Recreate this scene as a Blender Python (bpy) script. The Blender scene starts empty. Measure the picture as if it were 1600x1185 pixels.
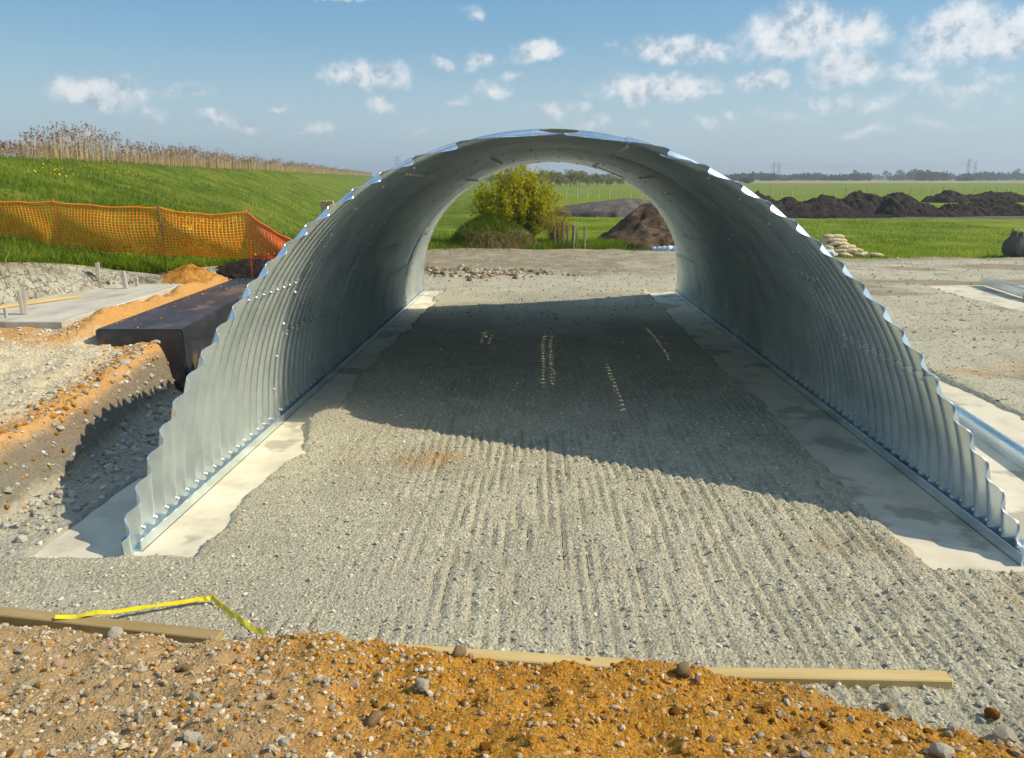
import bpy, bmesh, math, random
import numpy as np
from mathutils import Vector, Matrix
random.seed(7)
RNG = np.random.default_rng(7)
scene = bpy.context.scene
col = scene.collection
R_ = math.radians

# ------------------------------------------------------------------ camera
CAM_H, FPX, Y_HOR, X_VP = 2.9, 1200.0, 277.0, 843.0
PITCH = math.atan((Y_HOR - 592.5) / FPX)
_c, _s = math.cos(PITCH), math.sin(PITCH)
YAW = math.atan2((X_VP - 800) / FPX, _c + (Y_HOR - 592.5) / FPX * _s)
cam = bpy.data.cameras.new('camera')
cam.sensor_width = 36.0
cam.lens = FPX / 1600 * 36.0
cam.clip_start = 0.1
cam.clip_end = 20000
camo = bpy.data.objects.new('camera', cam)
col.objects.link(camo)
camo.location = (0, 0, CAM_H)
camo.rotation_euler = (math.pi / 2 + PITCH, 0, YAW)
scene.camera = camo

# ------------------------------------------------------------------ light and sky
SUN_EL, SUN_AZ = R_(39.5), R_(90)          # azimuth clockwise from +Y
sd = Vector((math.cos(SUN_EL) * math.sin(SUN_AZ), math.cos(SUN_EL) * math.cos(SUN_AZ), math.sin(SUN_EL)))
sun = bpy.data.lights.new('sun', 'SUN')
sun.energy = 2.05
sun.angle = R_(0.5)
sun.color = (1.0, 0.88, 0.67)
suno = bpy.data.objects.new('sun', sun)
col.objects.link(suno)
suno.rotation_euler = (-sd).to_track_quat('-Z', 'Y').to_euler()
suno.location = (30, 0, 40)

scene.view_settings.view_transform = 'Standard'
scene.view_settings.look = 'None'
scene.view_settings.gamma = 1.0
scene.view_settings.exposure = 1.36
scene.view_settings.use_curve_mapping = False
scene.cycles.max_bounces = 8
scene.cycles.diffuse_bounces = 4
scene.cycles.glossy_bounces = 4
scene.cycles.use_adaptive_sampling = True
scene.cycles.adaptive_threshold = 0.02
scene.cycles.transparent_max_bounces = 8
scene.cycles.volume_bounces = 0


def ray(px, py):
    x = (px - 800) / FPX
    y = -(py - 592.5) / FPX
    v = (x, _c - y * _s, _s + y * _c)
    ca, sa = math.cos(YAW), math.sin(YAW)
    return Vector((v[0] * ca - v[1] * sa, v[0] * sa + v[1] * ca, v[2]))


def at(px, py, Y):
    """place at distance Y north of the camera, seen in the given direction"""
    d = ray(px, py)
    return Vector((0, 0, CAM_H)) + d * (Y / d.y)


def atz(px, py, z):
    d = ray(px, py)
    return Vector((0, 0, CAM_H)) + d * ((z - CAM_H) / d.z)


# ------------------------------------------------------------------ node helpers
def nd(nt, typ, ins=None, **props):
    n = nt.nodes.new(typ)
    for k, v in props.items():
        setattr(n, k, v)
    for k, v in (ins or {}).items():
        s = n.inputs[k]
        if isinstance(v, bpy.types.NodeSocket):
            nt.links.new(v, s)
        elif isinstance(v, (tuple, list)) and len(v) == 3 and s.type == 'RGBA':
            s.default_value = (*v, 1)
        else:
            s.default_value = v
    return n


def math_(nt, op, a, b=None, c=None, clamp=False):
    ins = {0: a}
    if b is not None:
        ins[1] = b
    if c is not None:
        ins[2] = c
    return nd(nt, 'ShaderNodeMath', ins, operation=op, use_clamp=clamp).outputs[0]


def noise(nt, vec, scale, detail=4, rough=0.55, out='Fac', dist=0.0):
    return nd(nt, 'ShaderNodeTexNoise', {'Vector': vec, 'Scale': scale, 'Detail': detail, 'Roughness': rough, 'Distortion': dist}).outputs[out]


def ramp(nt, fac, stops, interp='LINEAR'):
    n = nd(nt, 'ShaderNodeValToRGB', {'Fac': fac})
    n.color_ramp.interpolation = interp
    el = n.color_ramp.elements
    while len(el) < len(stops):
        el.new(0.5)
    for e, (p, c) in zip(el, stops):
        e.position = p
        e.color = (*c, 1) if len(c) == 3 else c
    return n.outputs['Color']


def mixc(nt, fac, a, b, mode='MIX'):
    n = nd(nt, 'ShaderNodeMix', {'Factor': fac}, data_type='RGBA', blend_type=mode)
    for idx, v in ((6, a), (7, b)):
        if isinstance(v, bpy.types.NodeSocket):
            nt.links.new(v, n.inputs[idx])
        else:
            n.inputs[idx].default_value = (*v, 1)
    return n.outputs[2]


def sstep(nt, v, lo, hi):
    return nd(nt, 'ShaderNodeMapRange', {'Value': v, 'From Min': lo, 'From Max': hi, 'To Min': 0.0, 'To Max': 1.0}, interpolation_type='SMOOTHSTEP').outputs[0]


def attr(nt, name):
    return nd(nt, 'ShaderNodeAttribute', attribute_name=name).outputs['Fac']


MATS = {}


def new_mat(name):
    m = bpy.data.materials.new(name)
    m.use_nodes = True
    nt = m.node_tree
    nt.nodes.clear()
    out = nt.nodes.new('ShaderNodeOutputMaterial')
    b = nt.nodes.new('ShaderNodeBsdfPrincipled')
    nt.links.new(b.outputs[0], out.inputs[0])
    co = nt.nodes.new('ShaderNodeTexCoord').outputs['Object']
    MATS[name] = m
    return m, nt, b, co, out


def setb(nt, b, colr=None, rough=None, metal=None, spec=None, bump=None, bstr=0.5, bdist=0.02):
    def put(k, v):
        if v is None:
            return
        if isinstance(v, bpy.types.NodeSocket):
            nt.links.new(v, b.inputs[k])
        elif isinstance(v, tuple):
            b.inputs[k].default_value = (*v, 1)
        else:
            b.inputs[k].default_value = v
    put('Base Color', colr)
    put('Roughness', rough)
    put('Metallic', metal)
    put('Specular IOR Level', spec)
    if bump is not None:
        bn = nd(nt, 'ShaderNodeBump', {'Height': bump, 'Strength': bstr, 'Distance': bdist})
        nt.links.new(bn.outputs[0], b.inputs['Normal'])


# ------------------------------------------------------------------ world: daylight sky with small cumulus
world = bpy.data.worlds.new('World')
scene.world = world
world.use_nodes = True
wt = world.node_tree
wt.nodes.clear()
wout = wt.nodes.new('ShaderNodeOutputWorld')
bg = wt.nodes.new('ShaderNodeBackground')
wt.links.new(bg.outputs[0], wout.inputs[0])
sky = nd(wt, 'ShaderNodeTexSky', sky_type='NISHITA', sun_disc=False, sun_elevation=SUN_EL, sun_rotation=SUN_AZ,
         altitude=0.0, air_density=1.0, dust_density=0.2, ozone_density=2.6)
SKY_STRENGTH = 0.15
bg.inputs['Strength'].default_value = SKY_STRENGTH
gen = wt.nodes.new('ShaderNodeTexCoord').outputs['Generated']
sep = nd(wt, 'ShaderNodeSeparateXYZ', {0: gen})
az = math_(wt, 'ARCTAN2', sep.outputs[0], sep.outputs[1])
el_ = math_(wt, 'ARCSINE', sep.outputs[2])
warp = nd(wt, 'ShaderNodeTexNoise', {'Vector': gen, 'Scale': 16.0, 'Detail': 4.0, 'Roughness': 0.6})
wv = nd(wt, 'ShaderNodeVectorMath', {0: warp.outputs['Color'], 1: (0.5, 0.5, 0.5)}, operation='SUBTRACT').outputs[0]
wv = nd(wt, 'ShaderNodeVectorMath', {0: wv, 'Scale': 0.05}, operation='SCALE').outputs[0]
ae = nd(wt, 'ShaderNodeCombineXYZ', {0: az, 1: el_, 2: 0.0}).outputs[0]
ae = nd(wt, 'ShaderNodeVectorMath', {0: ae, 1: wv}, operation='ADD').outputs[0]
# cumulus of that hour: bearing and height in the sky, half width, half height (photo scale), weight
CLOUDS = [(160, 148, 58, 22, 1.0), (300, 145, 44, 12, .55), (340, 193, 40, 12, .5), (388, 192, 22, 11, .6), (490, 198, 26, 13, .62),
          (572, 118, 66, 22, .75), (595, 165, 32, 14, .6), (150, 212, 30, 9, .4), (690, 92, 22, 10, .45), (757, 95, 30, 13, .65),
          (840, 82, 42, 15, 1.0), (775, 140, 38, 16, .45), (845, 180, 38, 13, .6), (930, 188, 38, 15, .5), (1065, 76, 78, 20, .95),
          (1030, 142, 86, 22, 1.15), (1255, 52, 88, 36, 1.0), (1350, 45, 42, 26, .9), (1190, 128, 36, 16, .8), (1330, 105, 55, 24, .85),
          (1380, 162, 34, 14, .45), (1290, 155, 50, 14, .45), (1500, 52, 66, 36, 1.0), (1580, 50, 44, 30, 1.0), (1225, 182, 55, 12, .3),
          (1500, 145, 90, 26, .3), (740, 18, 30, 8, .3), (505, -4, 90, 6, .5), (1020, 195, 30, 8, .35),
          (60, 215, 36, 9, .35), (235, 172, 24, 8, .3), (440, 165, 26, 7, .3), (655, 205, 34, 9, .35), (720, 150, 26, 9, .35), (800, 118, 26, 9, .45), (905, 165, 24, 8, .4),
          (960, 60, 22, 7, .3), (1130, 85, 24, 14, .6), (1120, 195, 40, 9, .35), (1420, 120, 40, 14, .5), (1460, 200, 60, 10, .3), (1560, 120, 40, 12, .4), (1350, 205, 50, 8, .3)]
dens = None
for (px, py, hw, hh, wgt) in CLOUDS:
    wgt = wgt + .14 * max(0, .75 - wgt) / .4
    d = ray(px, py).normalized()
    a0, e0 = math.atan2(d.x, d.y), math.asin(d.z)
    v = nd(wt, 'ShaderNodeVectorMath', {0: ae, 1: (a0, e0, 0)}, operation='SUBTRACT').outputs[0]
    v = nd(wt, 'ShaderNodeVectorMath', {0: v, 1: (FPX / hw / 1.35, FPX / hh / 1.35, 0)}, operation='MULTIPLY').outputs[0]
    l = nd(wt, 'ShaderNodeVectorMath', {0: v}, operation='LENGTH').outputs['Value']
    mm = math_(wt, 'MULTIPLY', math_(wt, 'SUBTRACT', 1.0, l, clamp=True), wgt)
    dens = mm if dens is None else math_(wt, 'MAXIMUM', dens, mm)
# denser cumulus outside the view, added to brighten the shaded areas
view = ray(800, 300).normalized()
dotv = nd(wt, 'ShaderNodeVectorMath', {0: gen, 1: tuple(view)}, operation='DOT_PRODUCT').outputs['Value']
outside = sstep(wt, dotv, 0.80, 0.66)
flat = nd(wt, 'ShaderNodeCombineXYZ', {0: math_(wt, 'DIVIDE', sep.outputs[0], math_(wt, 'ADD', math_(wt, 'ABSOLUTE', sep.outputs[2]), 0.12)),
                                       1: math_(wt, 'DIVIDE', sep.outputs[1], math_(wt, 'ADD', math_(wt, 'ABSOLUTE', sep.outputs[2]), 0.12)), 2: 0.0}).outputs[0]
field = noise(wt, flat, 1.7, 4, 0.55)
field = math_(wt, 'MULTIPLY', sstep(wt, field, 0.47, 0.62), math_(wt, 'MULTIPLY', outside, 0.9))
dens = math_(wt, 'MAXIMUM', dens, field)
puff = noise(wt, gen, 34.0, 5, 0.66)
dd = math_(wt, 'ADD', math_(wt, 'MULTIPLY', dens, 1.6), math_(wt, 'MULTIPLY', math_(wt, 'SUBTRACT', puff, 0.5), 1.5))
cl = math_(wt, 'MULTIPLY', sstep(wt, dd, 0.12, 1.05), sstep(wt, dens, 0.0, 0.2))
cl = math_(wt, 'MULTIPLY', cl, 0.84)
puff2 = noise(wt, gen, 24.0, 3, 0.6)
toward = nd(wt, 'ShaderNodeVectorMath', {0: gen, 1: tuple(Vector((sd.x * .010, 0, .016)))}, operation='ADD').outputs[0]
puff3 = noise(wt, toward, 34.0, 5, 0.66)
lit = math_(wt, 'ADD', math_(wt, 'MULTIPLY', math_(wt, 'SUBTRACT', puff, puff3), 1.6), math_(wt, 'ADD', math_(wt, 'MULTIPLY', puff2, .5), .30))
ccol = ramp(wt, lit, [(0.30, (1.15, 1.40, 1.65)), (0.52, (2.1, 2.2, 2.3)), (0.78, (2.7, 2.66, 2.6))])
# sky flattened to lift the fill light, stronger blue, paler horizon
skyc = nd(wt, 'ShaderNodeGamma', {'Color': sky.outputs[0], 'Gamma': 0.45}).outputs[0]
skyc = nd(wt, 'ShaderNodeHueSaturation', {'Saturation': 2.2, 'Value': 0.79, 'Color': skyc}).outputs[0]
skyc = mixc(wt, math_(wt, 'MULTIPLY', sstep(wt, math_(wt, 'ABSOLUTE', el_), .17, .0), .75), skyc, (1.10, 1.56, 1.88))
wt.links.new(mixc(wt, cl, skyc, ccol), bg.inputs['Color'])


# ------------------------------------------------------------------ mesh helpers
def hash2(ix, iy, seed):
    n = (ix.astype(np.int64) * 374761393 + iy.astype(np.int64) * 668265263 + seed * 1442695041) & 0xffffffff
    n = ((n ^ (n >> 13)) * 1274126177) & 0xffffffff
    return ((n ^ (n >> 16)) & 0xffff) / 65535.0


def vnoise(x, y, seed=0):
    x = np.asarray(x, float)
    y = np.asarray(y, float)
    ix, iy = np.floor(x), np.floor(y)
    fx, fy = x - ix, y - iy
    fx = fx * fx * (3 - 2 * fx)
    fy = fy * fy * (3 - 2 * fy)
    a, b = hash2(ix, iy, seed), hash2(ix + 1, iy, seed)
    c, d = hash2(ix, iy + 1, seed), hash2(ix + 1, iy + 1, seed)
    return (a + (b - a) * fx) + ((c + (d - c) * fx) - (a + (b - a) * fx)) * fy


def fbm(x, y, scale=1.0, octv=4, seed=0, gain=0.5):
    t, amp, tot = 0, 1.0, 0
    x = np.asarray(x, float) * scale
    y = np.asarray(y, float) * scale
    for k in range(octv):
        t = t + amp * (vnoise(x + 17.3 * k, y - 9.1 * k, seed + k) - 0.5)
        tot += amp
        amp *= gain
        x, y = x * 2.03, y * 2.03
    return t / tot * 2      # about -1..1


def ss(x, lo, hi):
    t = np.clip((np.asarray(x, float) - lo) / (hi - lo), 0, 1)
    return t * t * (3 - 2 * t)


def lin(x, lo, hi):
    return np.clip((np.asarray(x, float) - lo) / (hi - lo), 0, 1)


def mk_mesh(name, V, F, smooth=True, attrs=None, sharp=None):
    me = bpy.data.meshes.new(name)
    V = np.asarray(V, dtype=np.float32)
    me.from_pydata(V if len(V) else [], [], F if isinstance(F, list) else np.asarray(F))
    if smooth:
        me.polygons.foreach_set('use_smooth', np.ones(len(me.polygons), dtype=bool))
        if sharp:
            me.set_sharp_from_angle(angle=R_(sharp))
    for k, a in (attrs or {}).items():
        at_ = me.attributes.new(k, 'FLOAT', 'POINT')
        at_.data.foreach_set('value', np.asarray(a, dtype=np.float32).ravel())
    me.update()
    return me


def obj(name, me, mat=None, parent=None, loc=None, rot=None, scale=None):
    o = bpy.data.objects.new(name, me)
    col.objects.link(o)
    if mat is not None and me is not None and not me.materials:
        me.materials.append(MATS[mat])
    if parent is not None:
        o.parent = parent
    if loc is not None:
        o.location = loc
    if rot is not None:
        o.rotation_euler = rot
    if scale is not None:
        o.scale = scale
    return o


def tag(o, label=None, cat=None, group=None, kind=None):
    if label:
        o['label'] = label
    if cat:
        o['category'] = cat
    if group:
        o['group'] = group
    if kind:
        o['kind'] = kind
    return o


def thing(name, label, cat, loc=(0, 0, 0), rot=(0, 0, 0), group=None):
    o = bpy.data.objects.new(name, None)
    o.empty_display_size = 0.2
    col.objects.link(o)
    o.location = loc
    o.rotation_euler = rot
    return tag(o, label, cat, group)


def grid_mesh(name, X, Y, Z, attrs=None, smooth=True):
    """X, Y, Z arrays of the same 2-D shape"""
    n, m = X.shape
    V = np.stack([X.ravel(), Y.ravel(), Z.ravel()], 1)
    idx = np.arange(n * m).reshape(n, m)
    F = np.stack([idx[:-1, :-1].ravel(), idx[:-1, 1:].ravel(), idx[1:, 1:].ravel(), idx[1:, :-1].ravel()], 1)
    # keep faces pointing up
    a = V[F[0, 1]] - V[F[0, 0]]
    b = V[F[0, 3]] - V[F[0, 0]]
    if np.cross(a, b)[2] < 0:
        F = F[:, ::-1]
    at2 = {k: v.ravel() for k, v in (attrs or {}).items()}
    return mk_mesh(name, V, F, smooth, at2)


def box_vf(x0, x1, y0, y1, z0, z1):
    V = [(x0, y0, z0), (x1, y0, z0), (x1, y1, z0), (x0, y1, z0), (x0, y0, z1), (x1, y0, z1), (x1, y1, z1), (x0, y1, z1)]
    F = [(0, 3, 2, 1), (4, 5, 6, 7), (0, 1, 5, 4), (1, 2, 6, 5), (2, 3, 7, 6), (3, 0, 4, 7)]
    return V, F


def bm_to_mesh(bm, name, smooth=False, sharp=35):
    me = bpy.data.meshes.new(name)
    bmesh.ops.recalc_face_normals(bm, faces=bm.faces[:])
    bm.to_mesh(me)
    bm.free()
    if smooth:
        me.polygons.foreach_set('use_smooth', np.ones(len(me.polygons), dtype=bool))
        me.set_sharp_from_angle(angle=R_(sharp))
    return me


def bevel_box(name, sx, sy, sz, bev=0.006, cuts=0, warp_=0.0, seed=0):
    """box centred in x, y with its base at z = 0, long side x"""
    bm = bmesh.new()
    bmesh.ops.create_cube(bm, size=1.0)
    for v in bm.verts:
        v.co = Vector((v.co.x * sx, v.co.y * sy, (v.co.z + .5) * sz))
    if cuts:
        es = [e for e in bm.edges if abs(e.verts[0].co.x - e.verts[1].co.x) > sx * .9]
        bmesh.ops.subdivide_edges(bm, edges=es, cuts=cuts)
    if bev:
        es = [e for e in bm.edges if len(e.link_faces) == 2 and e.link_faces[0].normal.angle(e.link_faces[1].normal, 0) > 0.5]
        bmesh.ops.bevel(bm, geom=es, offset=bev, segments=1, affect='EDGES')
    if warp_:
        r = random.Random(seed)
        a, b = r.uniform(0, 6), r.uniform(0, 6)
        for v in bm.verts:
            v.co.z += warp_ * math.sin(v.co.x / sx * 3 + a)
            v.co.y += warp_ * math.sin(v.co.x / sx * 2.3 + b)
    return bm_to_mesh(bm, name)


def tube_vf(pts, rad, sides=6, cap=True):
    pts = [Vector(p) for p in pts]
    rad = rad if isinstance(rad, (list, tuple)) else [rad] * len(pts)
    V, F = [], []
    up = Vector((0, 0, 1))
    for i, p in enumerate(pts):
        t = (pts[min(i + 1, len(pts) - 1)] - pts[max(i - 1, 0)]).normalized()
        a = t.cross(up if abs(t.z) < .9 else Vector((1, 0, 0))).normalized()
        b = t.cross(a).normalized()
        for k in range(sides):
            an = 2 * math.pi * k / sides
            V.append(tuple(p + (a * math.cos(an) + b * math.sin(an)) * rad[i]))
    for i in range(len(pts) - 1):
        for k in range(sides):
            k2 = (k + 1) % sides
            F.append((i * sides + k, i * sides + k2, (i + 1) * sides + k2, (i + 1) * sides + k))
    if cap:
        F.append(tuple(range(sides))[::-1])
        F.append(tuple((len(pts) - 1) * sides + k for k in range(sides)))
    return V, F


def join_vf(parts):
    V, F = [], []
    for v, f in parts:
        o = len(V)
        V.extend(v)
        F.extend([tuple(i + o for i in q) for q in f])
    return V, F


def ico(sub):
    bm = bmesh.new()
    bmesh.ops.create_icosphere(bm, subdivisions=sub, radius=1.0)
    V = np.array([v.co[:] for v in bm.verts])
    F = np.array([[v.index for v in f.verts] for f in bm.faces])
    bm.free()
    return V, F


ICO1, ICO2, ICO3 = ico(1), ico(2), ico(3)


def stone_vf(seed, base=ICO1, rough=0.28, flat_=0.7, chop=4):
    r = np.random.default_rng(seed)
    V = base[0].copy()
    for _ in range(chop):                      # knock flat facets off, like broken stone
        n = r.normal(size=3)
        n /= np.linalg.norm(n)
        d = r.uniform(0.55, 0.85)
        k = V @ n - d
        V -= np.outer(np.where(k > 0, k, 0), n)
    V *= 1 + rough * (r.random((len(V), 1)) - .5)
    V *= np.array([r.uniform(.8, 1.3), r.uniform(.7, 1.0), r.uniform(flat_ - .15, flat_ + .15)])
    return V, base[1]


STONES1 = [stone_vf(k) for k in range(10)]
STONES2 = [stone_vf(50 + k, ICO2, .16, .72, 11) for k in range(8)]


def scatter_vf(bases, P, S, rng, tilt=0.5):
    Vs, Fs, Rn = [], [], []
    off = 0
    n = len(P)
    which = rng.integers(0, len(bases), n)
    rnd = rng.random(n)
    for b, (bv, bf) in enumerate(bases):
        sel = np.where(which == b)[0]
        if not len(sel):
            continue
        a = rng.random(len(sel)) * 6.283
        tx = rng.normal(0, tilt, len(sel))
        ca, sa, ct, st = np.cos(a), np.sin(a), np.cos(tx), np.sin(tx)
        Rm = np.zeros((len(sel), 3, 3))
        Rm[:, 0, 0] = ca
        Rm[:, 0, 1] = -sa * ct
        Rm[:, 0, 2] = sa * st
        Rm[:, 1, 0] = sa
        Rm[:, 1, 1] = ca * ct
        Rm[:, 1, 2] = -ca * st
        Rm[:, 2, 1] = st
        Rm[:, 2, 2] = ct
        W = np.einsum('nij,vj->nvi', Rm, bv) * S[sel][:, None, None] + P[sel][:, None, :]
        Vs.append(W.reshape(-1, 3))
        Fs.append((bf[None] + (off + np.arange(len(sel)) * len(bv))[:, None, None]).reshape(-1, bf.shape[1]))
        Rn.append(np.repeat(rnd[sel], len(bv)))
        off += len(sel) * len(bv)
    return np.concatenate(Vs), np.concatenate(Fs), np.concatenate(Rn)


def blades_vf(P, h, w, lean, rng, az=None, seg2=True):
    n = len(P)
    az = rng.random(n) * 6.283 if az is None else az
    d = np.stack([np.cos(az), np.sin(az), np.zeros(n)], 1)
    fa = rng.random(n) * 6.283
    sdv = np.stack([np.cos(fa), np.sin(fa), np.zeros(n)], 1) * (w / 2)[:, None]
    up = np.array([0, 0, 1.0])
    tip = P + up * (h * np.sqrt(np.clip(1 - lean ** 2, .05, 1)))[:, None] + d * (h * lean)[:, None]
    if not seg2:
        V = np.stack([P - sdv, P + sdv, tip], 1).reshape(-1, 3)
        F = np.arange(3 * n).reshape(n, 3)
        return V, F, np.repeat(rng.random(n), 3)
    mid = P + up * (h * .58)[:, None] + d * (h * lean * .35)[:, None]
    V = np.stack([P - sdv, P + sdv, mid + sdv * .75, mid - sdv * .75, tip], 1).reshape(-1, 3)
    i = np.arange(n) * 5
    F = np.concatenate([np.stack([i, i + 1, i + 2], 1), np.stack([i, i + 2, i + 3], 1), np.stack([i + 3, i + 2, i + 4], 1)])
    return V, F, np.repeat(rng.random(n), 5)


def leaves_vf(P, size, rng, asp=0.5):
    n = len(P)
    u = rng.normal(size=(n, 3))
    u /= np.linalg.norm(u, axis=1)[:, None]
    v = np.cross(u, rng.normal(size=(n, 3)))
    v /= np.linalg.norm(v, axis=1)[:, None]
    u = u * size[:, None]
    v = v * (size * asp)[:, None]
    V = np.stack([P - u, P - v * .9, P + u, P + v * .9], 1).reshape(-1, 3)
    F = np.arange(4 * n).reshape(n, 4)
    return V, F, np.repeat(rng.random(n), 4)



# ------------------------------------------------------------------ materials
def m_stony(name, cols, scale=42.0, patch=None, bstr=0.9, bdist=0.015, attr_mix=(), rough=0.95):
    """ground made of small broken stone: voronoi grains in the given colours"""
    m, nt, b, co, out = new_mat(name)
    wob = noise(nt, co, scale * .8, 3, .6, 'Color')
    cw = nd(nt, 'ShaderNodeVectorMath', {0: co, 1: nd(nt, 'ShaderNodeVectorMath', {0: wob, 'Scale': .02}, operation='SCALE').outputs[0]}, operation='ADD').outputs[0]
    v = nd(nt, 'ShaderNodeTexVoronoi', {'Vector': cw, 'Scale': scale})
    vf = nd(nt, 'ShaderNodeSeparateColor', {0: v.outputs['Color']}).outputs[0]
    fine = noise(nt, co, scale * 2.5, 5, .7)
    big = noise(nt, co, 1.3, 5, .6)
    n = len(cols)
    c = ramp(nt, vf, [(i / (n - 1), cc) for i, cc in enumerate(cols)])
    c = mixc(nt, math_(nt, 'MULTIPLY', sstep(nt, fine, .45, .8), .35), c, cols[3])
    c = mixc(nt, math_(nt, 'MULTIPLY', sstep(nt, big, .42, .7), .45), c, cols[0])
    if patch:
        pn = noise(nt, co, patch[0], 4, .6)
        c = mixc(nt, math_(nt, 'MULTIPLY', sstep(nt, pn, patch[1], patch[1] + .14), patch[3]), c, patch[2])
    for an, ac, am in attr_mix:
        an_ = math_(nt, 'MULTIPLY', attr(nt, an), am)
        c = mixc(nt, an_, c, mixc(nt, .22, ac, c))
    h = math_(nt, 'ADD', math_(nt, 'MULTIPLY', v.outputs['Distance'], -1.0), math_(nt, 'MULTIPLY', fine, .8))
    setb(nt, b, c, rough, 0.0, .2, h, bstr, bdist)
    return m


def m_rnd(name, stops, rough=.8, spec=.2, transl=0.0, nscale=None, namp=.3, bump=None):
    """colour picked per piece from the 'rnd' attribute"""
    m, nt, b, co, out = new_mat(name)
    f = attr(nt, 'rnd')
    c = ramp(nt, f, stops)
    if nscale:
        k = noise(nt, co, nscale, 4, .6)
        c = mixc(nt, namp, c, ramp(nt, k, [(.3, tuple(x * .4 for x in stops[0][1])), (.7, tuple(min(1, x * 1.4) for x in stops[-1][1]))]))
    setb(nt, b, c, rough, 0, spec)
    if bump:
        setb(nt, b, bump=noise(nt, co, bump[0], 5, .6), bstr=bump[1], bdist=bump[2])
    if transl:
        t = nd(nt, 'ShaderNodeBsdfTranslucent', {'Color': c})
        mx = nd(nt, 'ShaderNodeMixShader', {0: transl, 1: b.outputs[0], 2: t.outputs[0]})
        nt.links.new(mx.outputs[0], out.inputs[0])
    return m


def m_noise(name, stops, scale=6.0, detail=6, rough=.85, spec=.25, metal=0.0, bump=(30.0, .3, .01), stretch=None, patch=None, distn=0.0):
    m, nt, b, co, out = new_mat(name)
    if stretch:
        co = nd(nt, 'ShaderNodeMapping', {'Vector': co, 'Scale': stretch}).outputs[0]
    f = noise(nt, co, scale, detail, .6, dist=distn)
    c = ramp(nt, f, stops)
    if patch:
        pn = noise(nt, co, patch[0], 4, .6)
        c = mixc(nt, math_(nt, 'MULTIPLY', sstep(nt, pn, patch[1], patch[1] + patch[4]), patch[3]), c, patch[2])
    setb(nt, b, c, rough, metal, spec, noise(nt, co, bump[0], 6, .65), bump[1], bump[2])
    return m


m_stony('gravel', [(.37, .34, .24), (.54, .505, .36), (.66, .615, .45), (.45, .425, .32), (.74, .695, .53)], 40,
        patch=(.55, .56, (.42, .30, .15), .35), bstr=1.0, bdist=.02,
        attr_mix=(('mud', (.18, .11, .055), .8), ('rust', (.52, .27, .06), .8), ('fine', (.50, .46, .36), .7), ('damp_shade', (.20, .20, .17), .35)))
m_rnd('stone_grey', [(0, (.25, .24, .20)), (.35, (.42, .40, .32)), (.7, (.55, .53, .42)), (1, (.68, .65, .54))], .9, .15, nscale=60, namp=.25)
m_rnd('stone_buff', [(0, (.26, .21, .14)), (.5, (.40, .34, .24)), (.85, (.50, .44, .32)), (1, (.62, .57, .45))], .9, .15, nscale=50, namp=.2)
m_rnd('soil_clod', [(0, (.28, .12, .016)), (.5, (.42, .195, .03)), (.85, (.52, .27, .055)), (1, (.54, .36, .15))], .95, .1)
m_rnd('mud_lump', [(0, (.18, .125, .07)), (.5, (.34, .27, .17)), (.85, (.46, .40, .29)), (1, (.58, .53, .42))], .95, .1)
m_rnd('stone_mixed', [(0, (.26, .12, .03)), (.2, (.50, .25, .06)), (.45, (.46, .31, .14)), (.7, (.54, .43, .26)), (.85, (.52, .36, .22)), (1, (.66, .58, .42))], .85, .2, nscale=40, namp=.3)
m_stony('orange_soil', [(.36, .155, .016), (.54, .255, .028), (.64, .335, .05), (.46, .205, .02), (.64, .41, .14)], 55,
        patch=(1.1, .56, (.44, .33, .17), .45), bstr=1.0, bdist=.015, attr_mix=(('grey', (.44, .37, .24), .8),))
m_stony('bank_earth', [(.50, .43, .28), (.60, .52, .35), (.68, .60, .42), (.42, .35, .23), (.72, .65, .49)], 26,
        patch=None, bstr=.8, bdist=.02,
        attr_mix=(('sand', (.58, .26, .03), 1.0), ('clay', (.13, .13, .115), 1.0), ('gravel', (.33, .325, .275), .9)))
m, nt, b, co, out = new_mat('clay')
vv = nd(nt, 'ShaderNodeTexVoronoi', {'Vector': nd(nt, 'ShaderNodeVectorMath', {0: co, 1: nd(nt, 'ShaderNodeVectorMath', {0: noise(nt, co, 5, 4, .6, 'Color'), 'Scale': .35}, operation='SCALE').outputs[0]}, operation='ADD').outputs[0], 'Scale': 4.6}, feature='DISTANCE_TO_EDGE')
crack = sstep(nt, vv.outputs['Distance'], -.03, .05)
c = ramp(nt, noise(nt, co, 2.6, 8, .62), [(.28, (.20, .175, .12)), (.45, (.42, .395, .30)), (.62, (.55, .53, .43)), (.8, (.36, .33, .25))])
top_ = sstep(nt, nd(nt, 'ShaderNodeSeparateXYZ', {0: co}).outputs[2], 1.2, 1.5)
c = mixc(nt, math_(nt, 'MULTIPLY', top_, .6), c, (.22, .17, .09))
strk = noise(nt, nd(nt, 'ShaderNodeMapping', {'Vector': co, 'Scale': (1, 1, .25)}).outputs[0], 4.5, 5, .65)
c = mixc(nt, math_(nt, 'MULTIPLY', sstep(nt, strk, .54, .68), .7), c, (.13, .11, .075))
c = mixc(nt, math_(nt, 'SUBTRACT', 1.0, crack), c, (.17, .15, .11))
setb(nt, b, c, .95, 0, .1, math_(nt, 'ADD', math_(nt, 'MULTIPLY', crack, .6), noise(nt, co, 11, 6, .65)), .9, .10)
m_noise('orange_sand', [(.3, (.28, .11, .015)), (.5, (.50, .23, .04)), (.7, (.60, .34, .10))], 5, 7, .95, .1, bump=(14, .9, .06))
m_noise('dark_soil', [(.3, (.022, .018, .015)), (.55, (.055, .045, .037)), (.8, (.10, .085, .07))], 2.2, 8, .95, .1, bump=(5, 1.0, .25))
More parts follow.
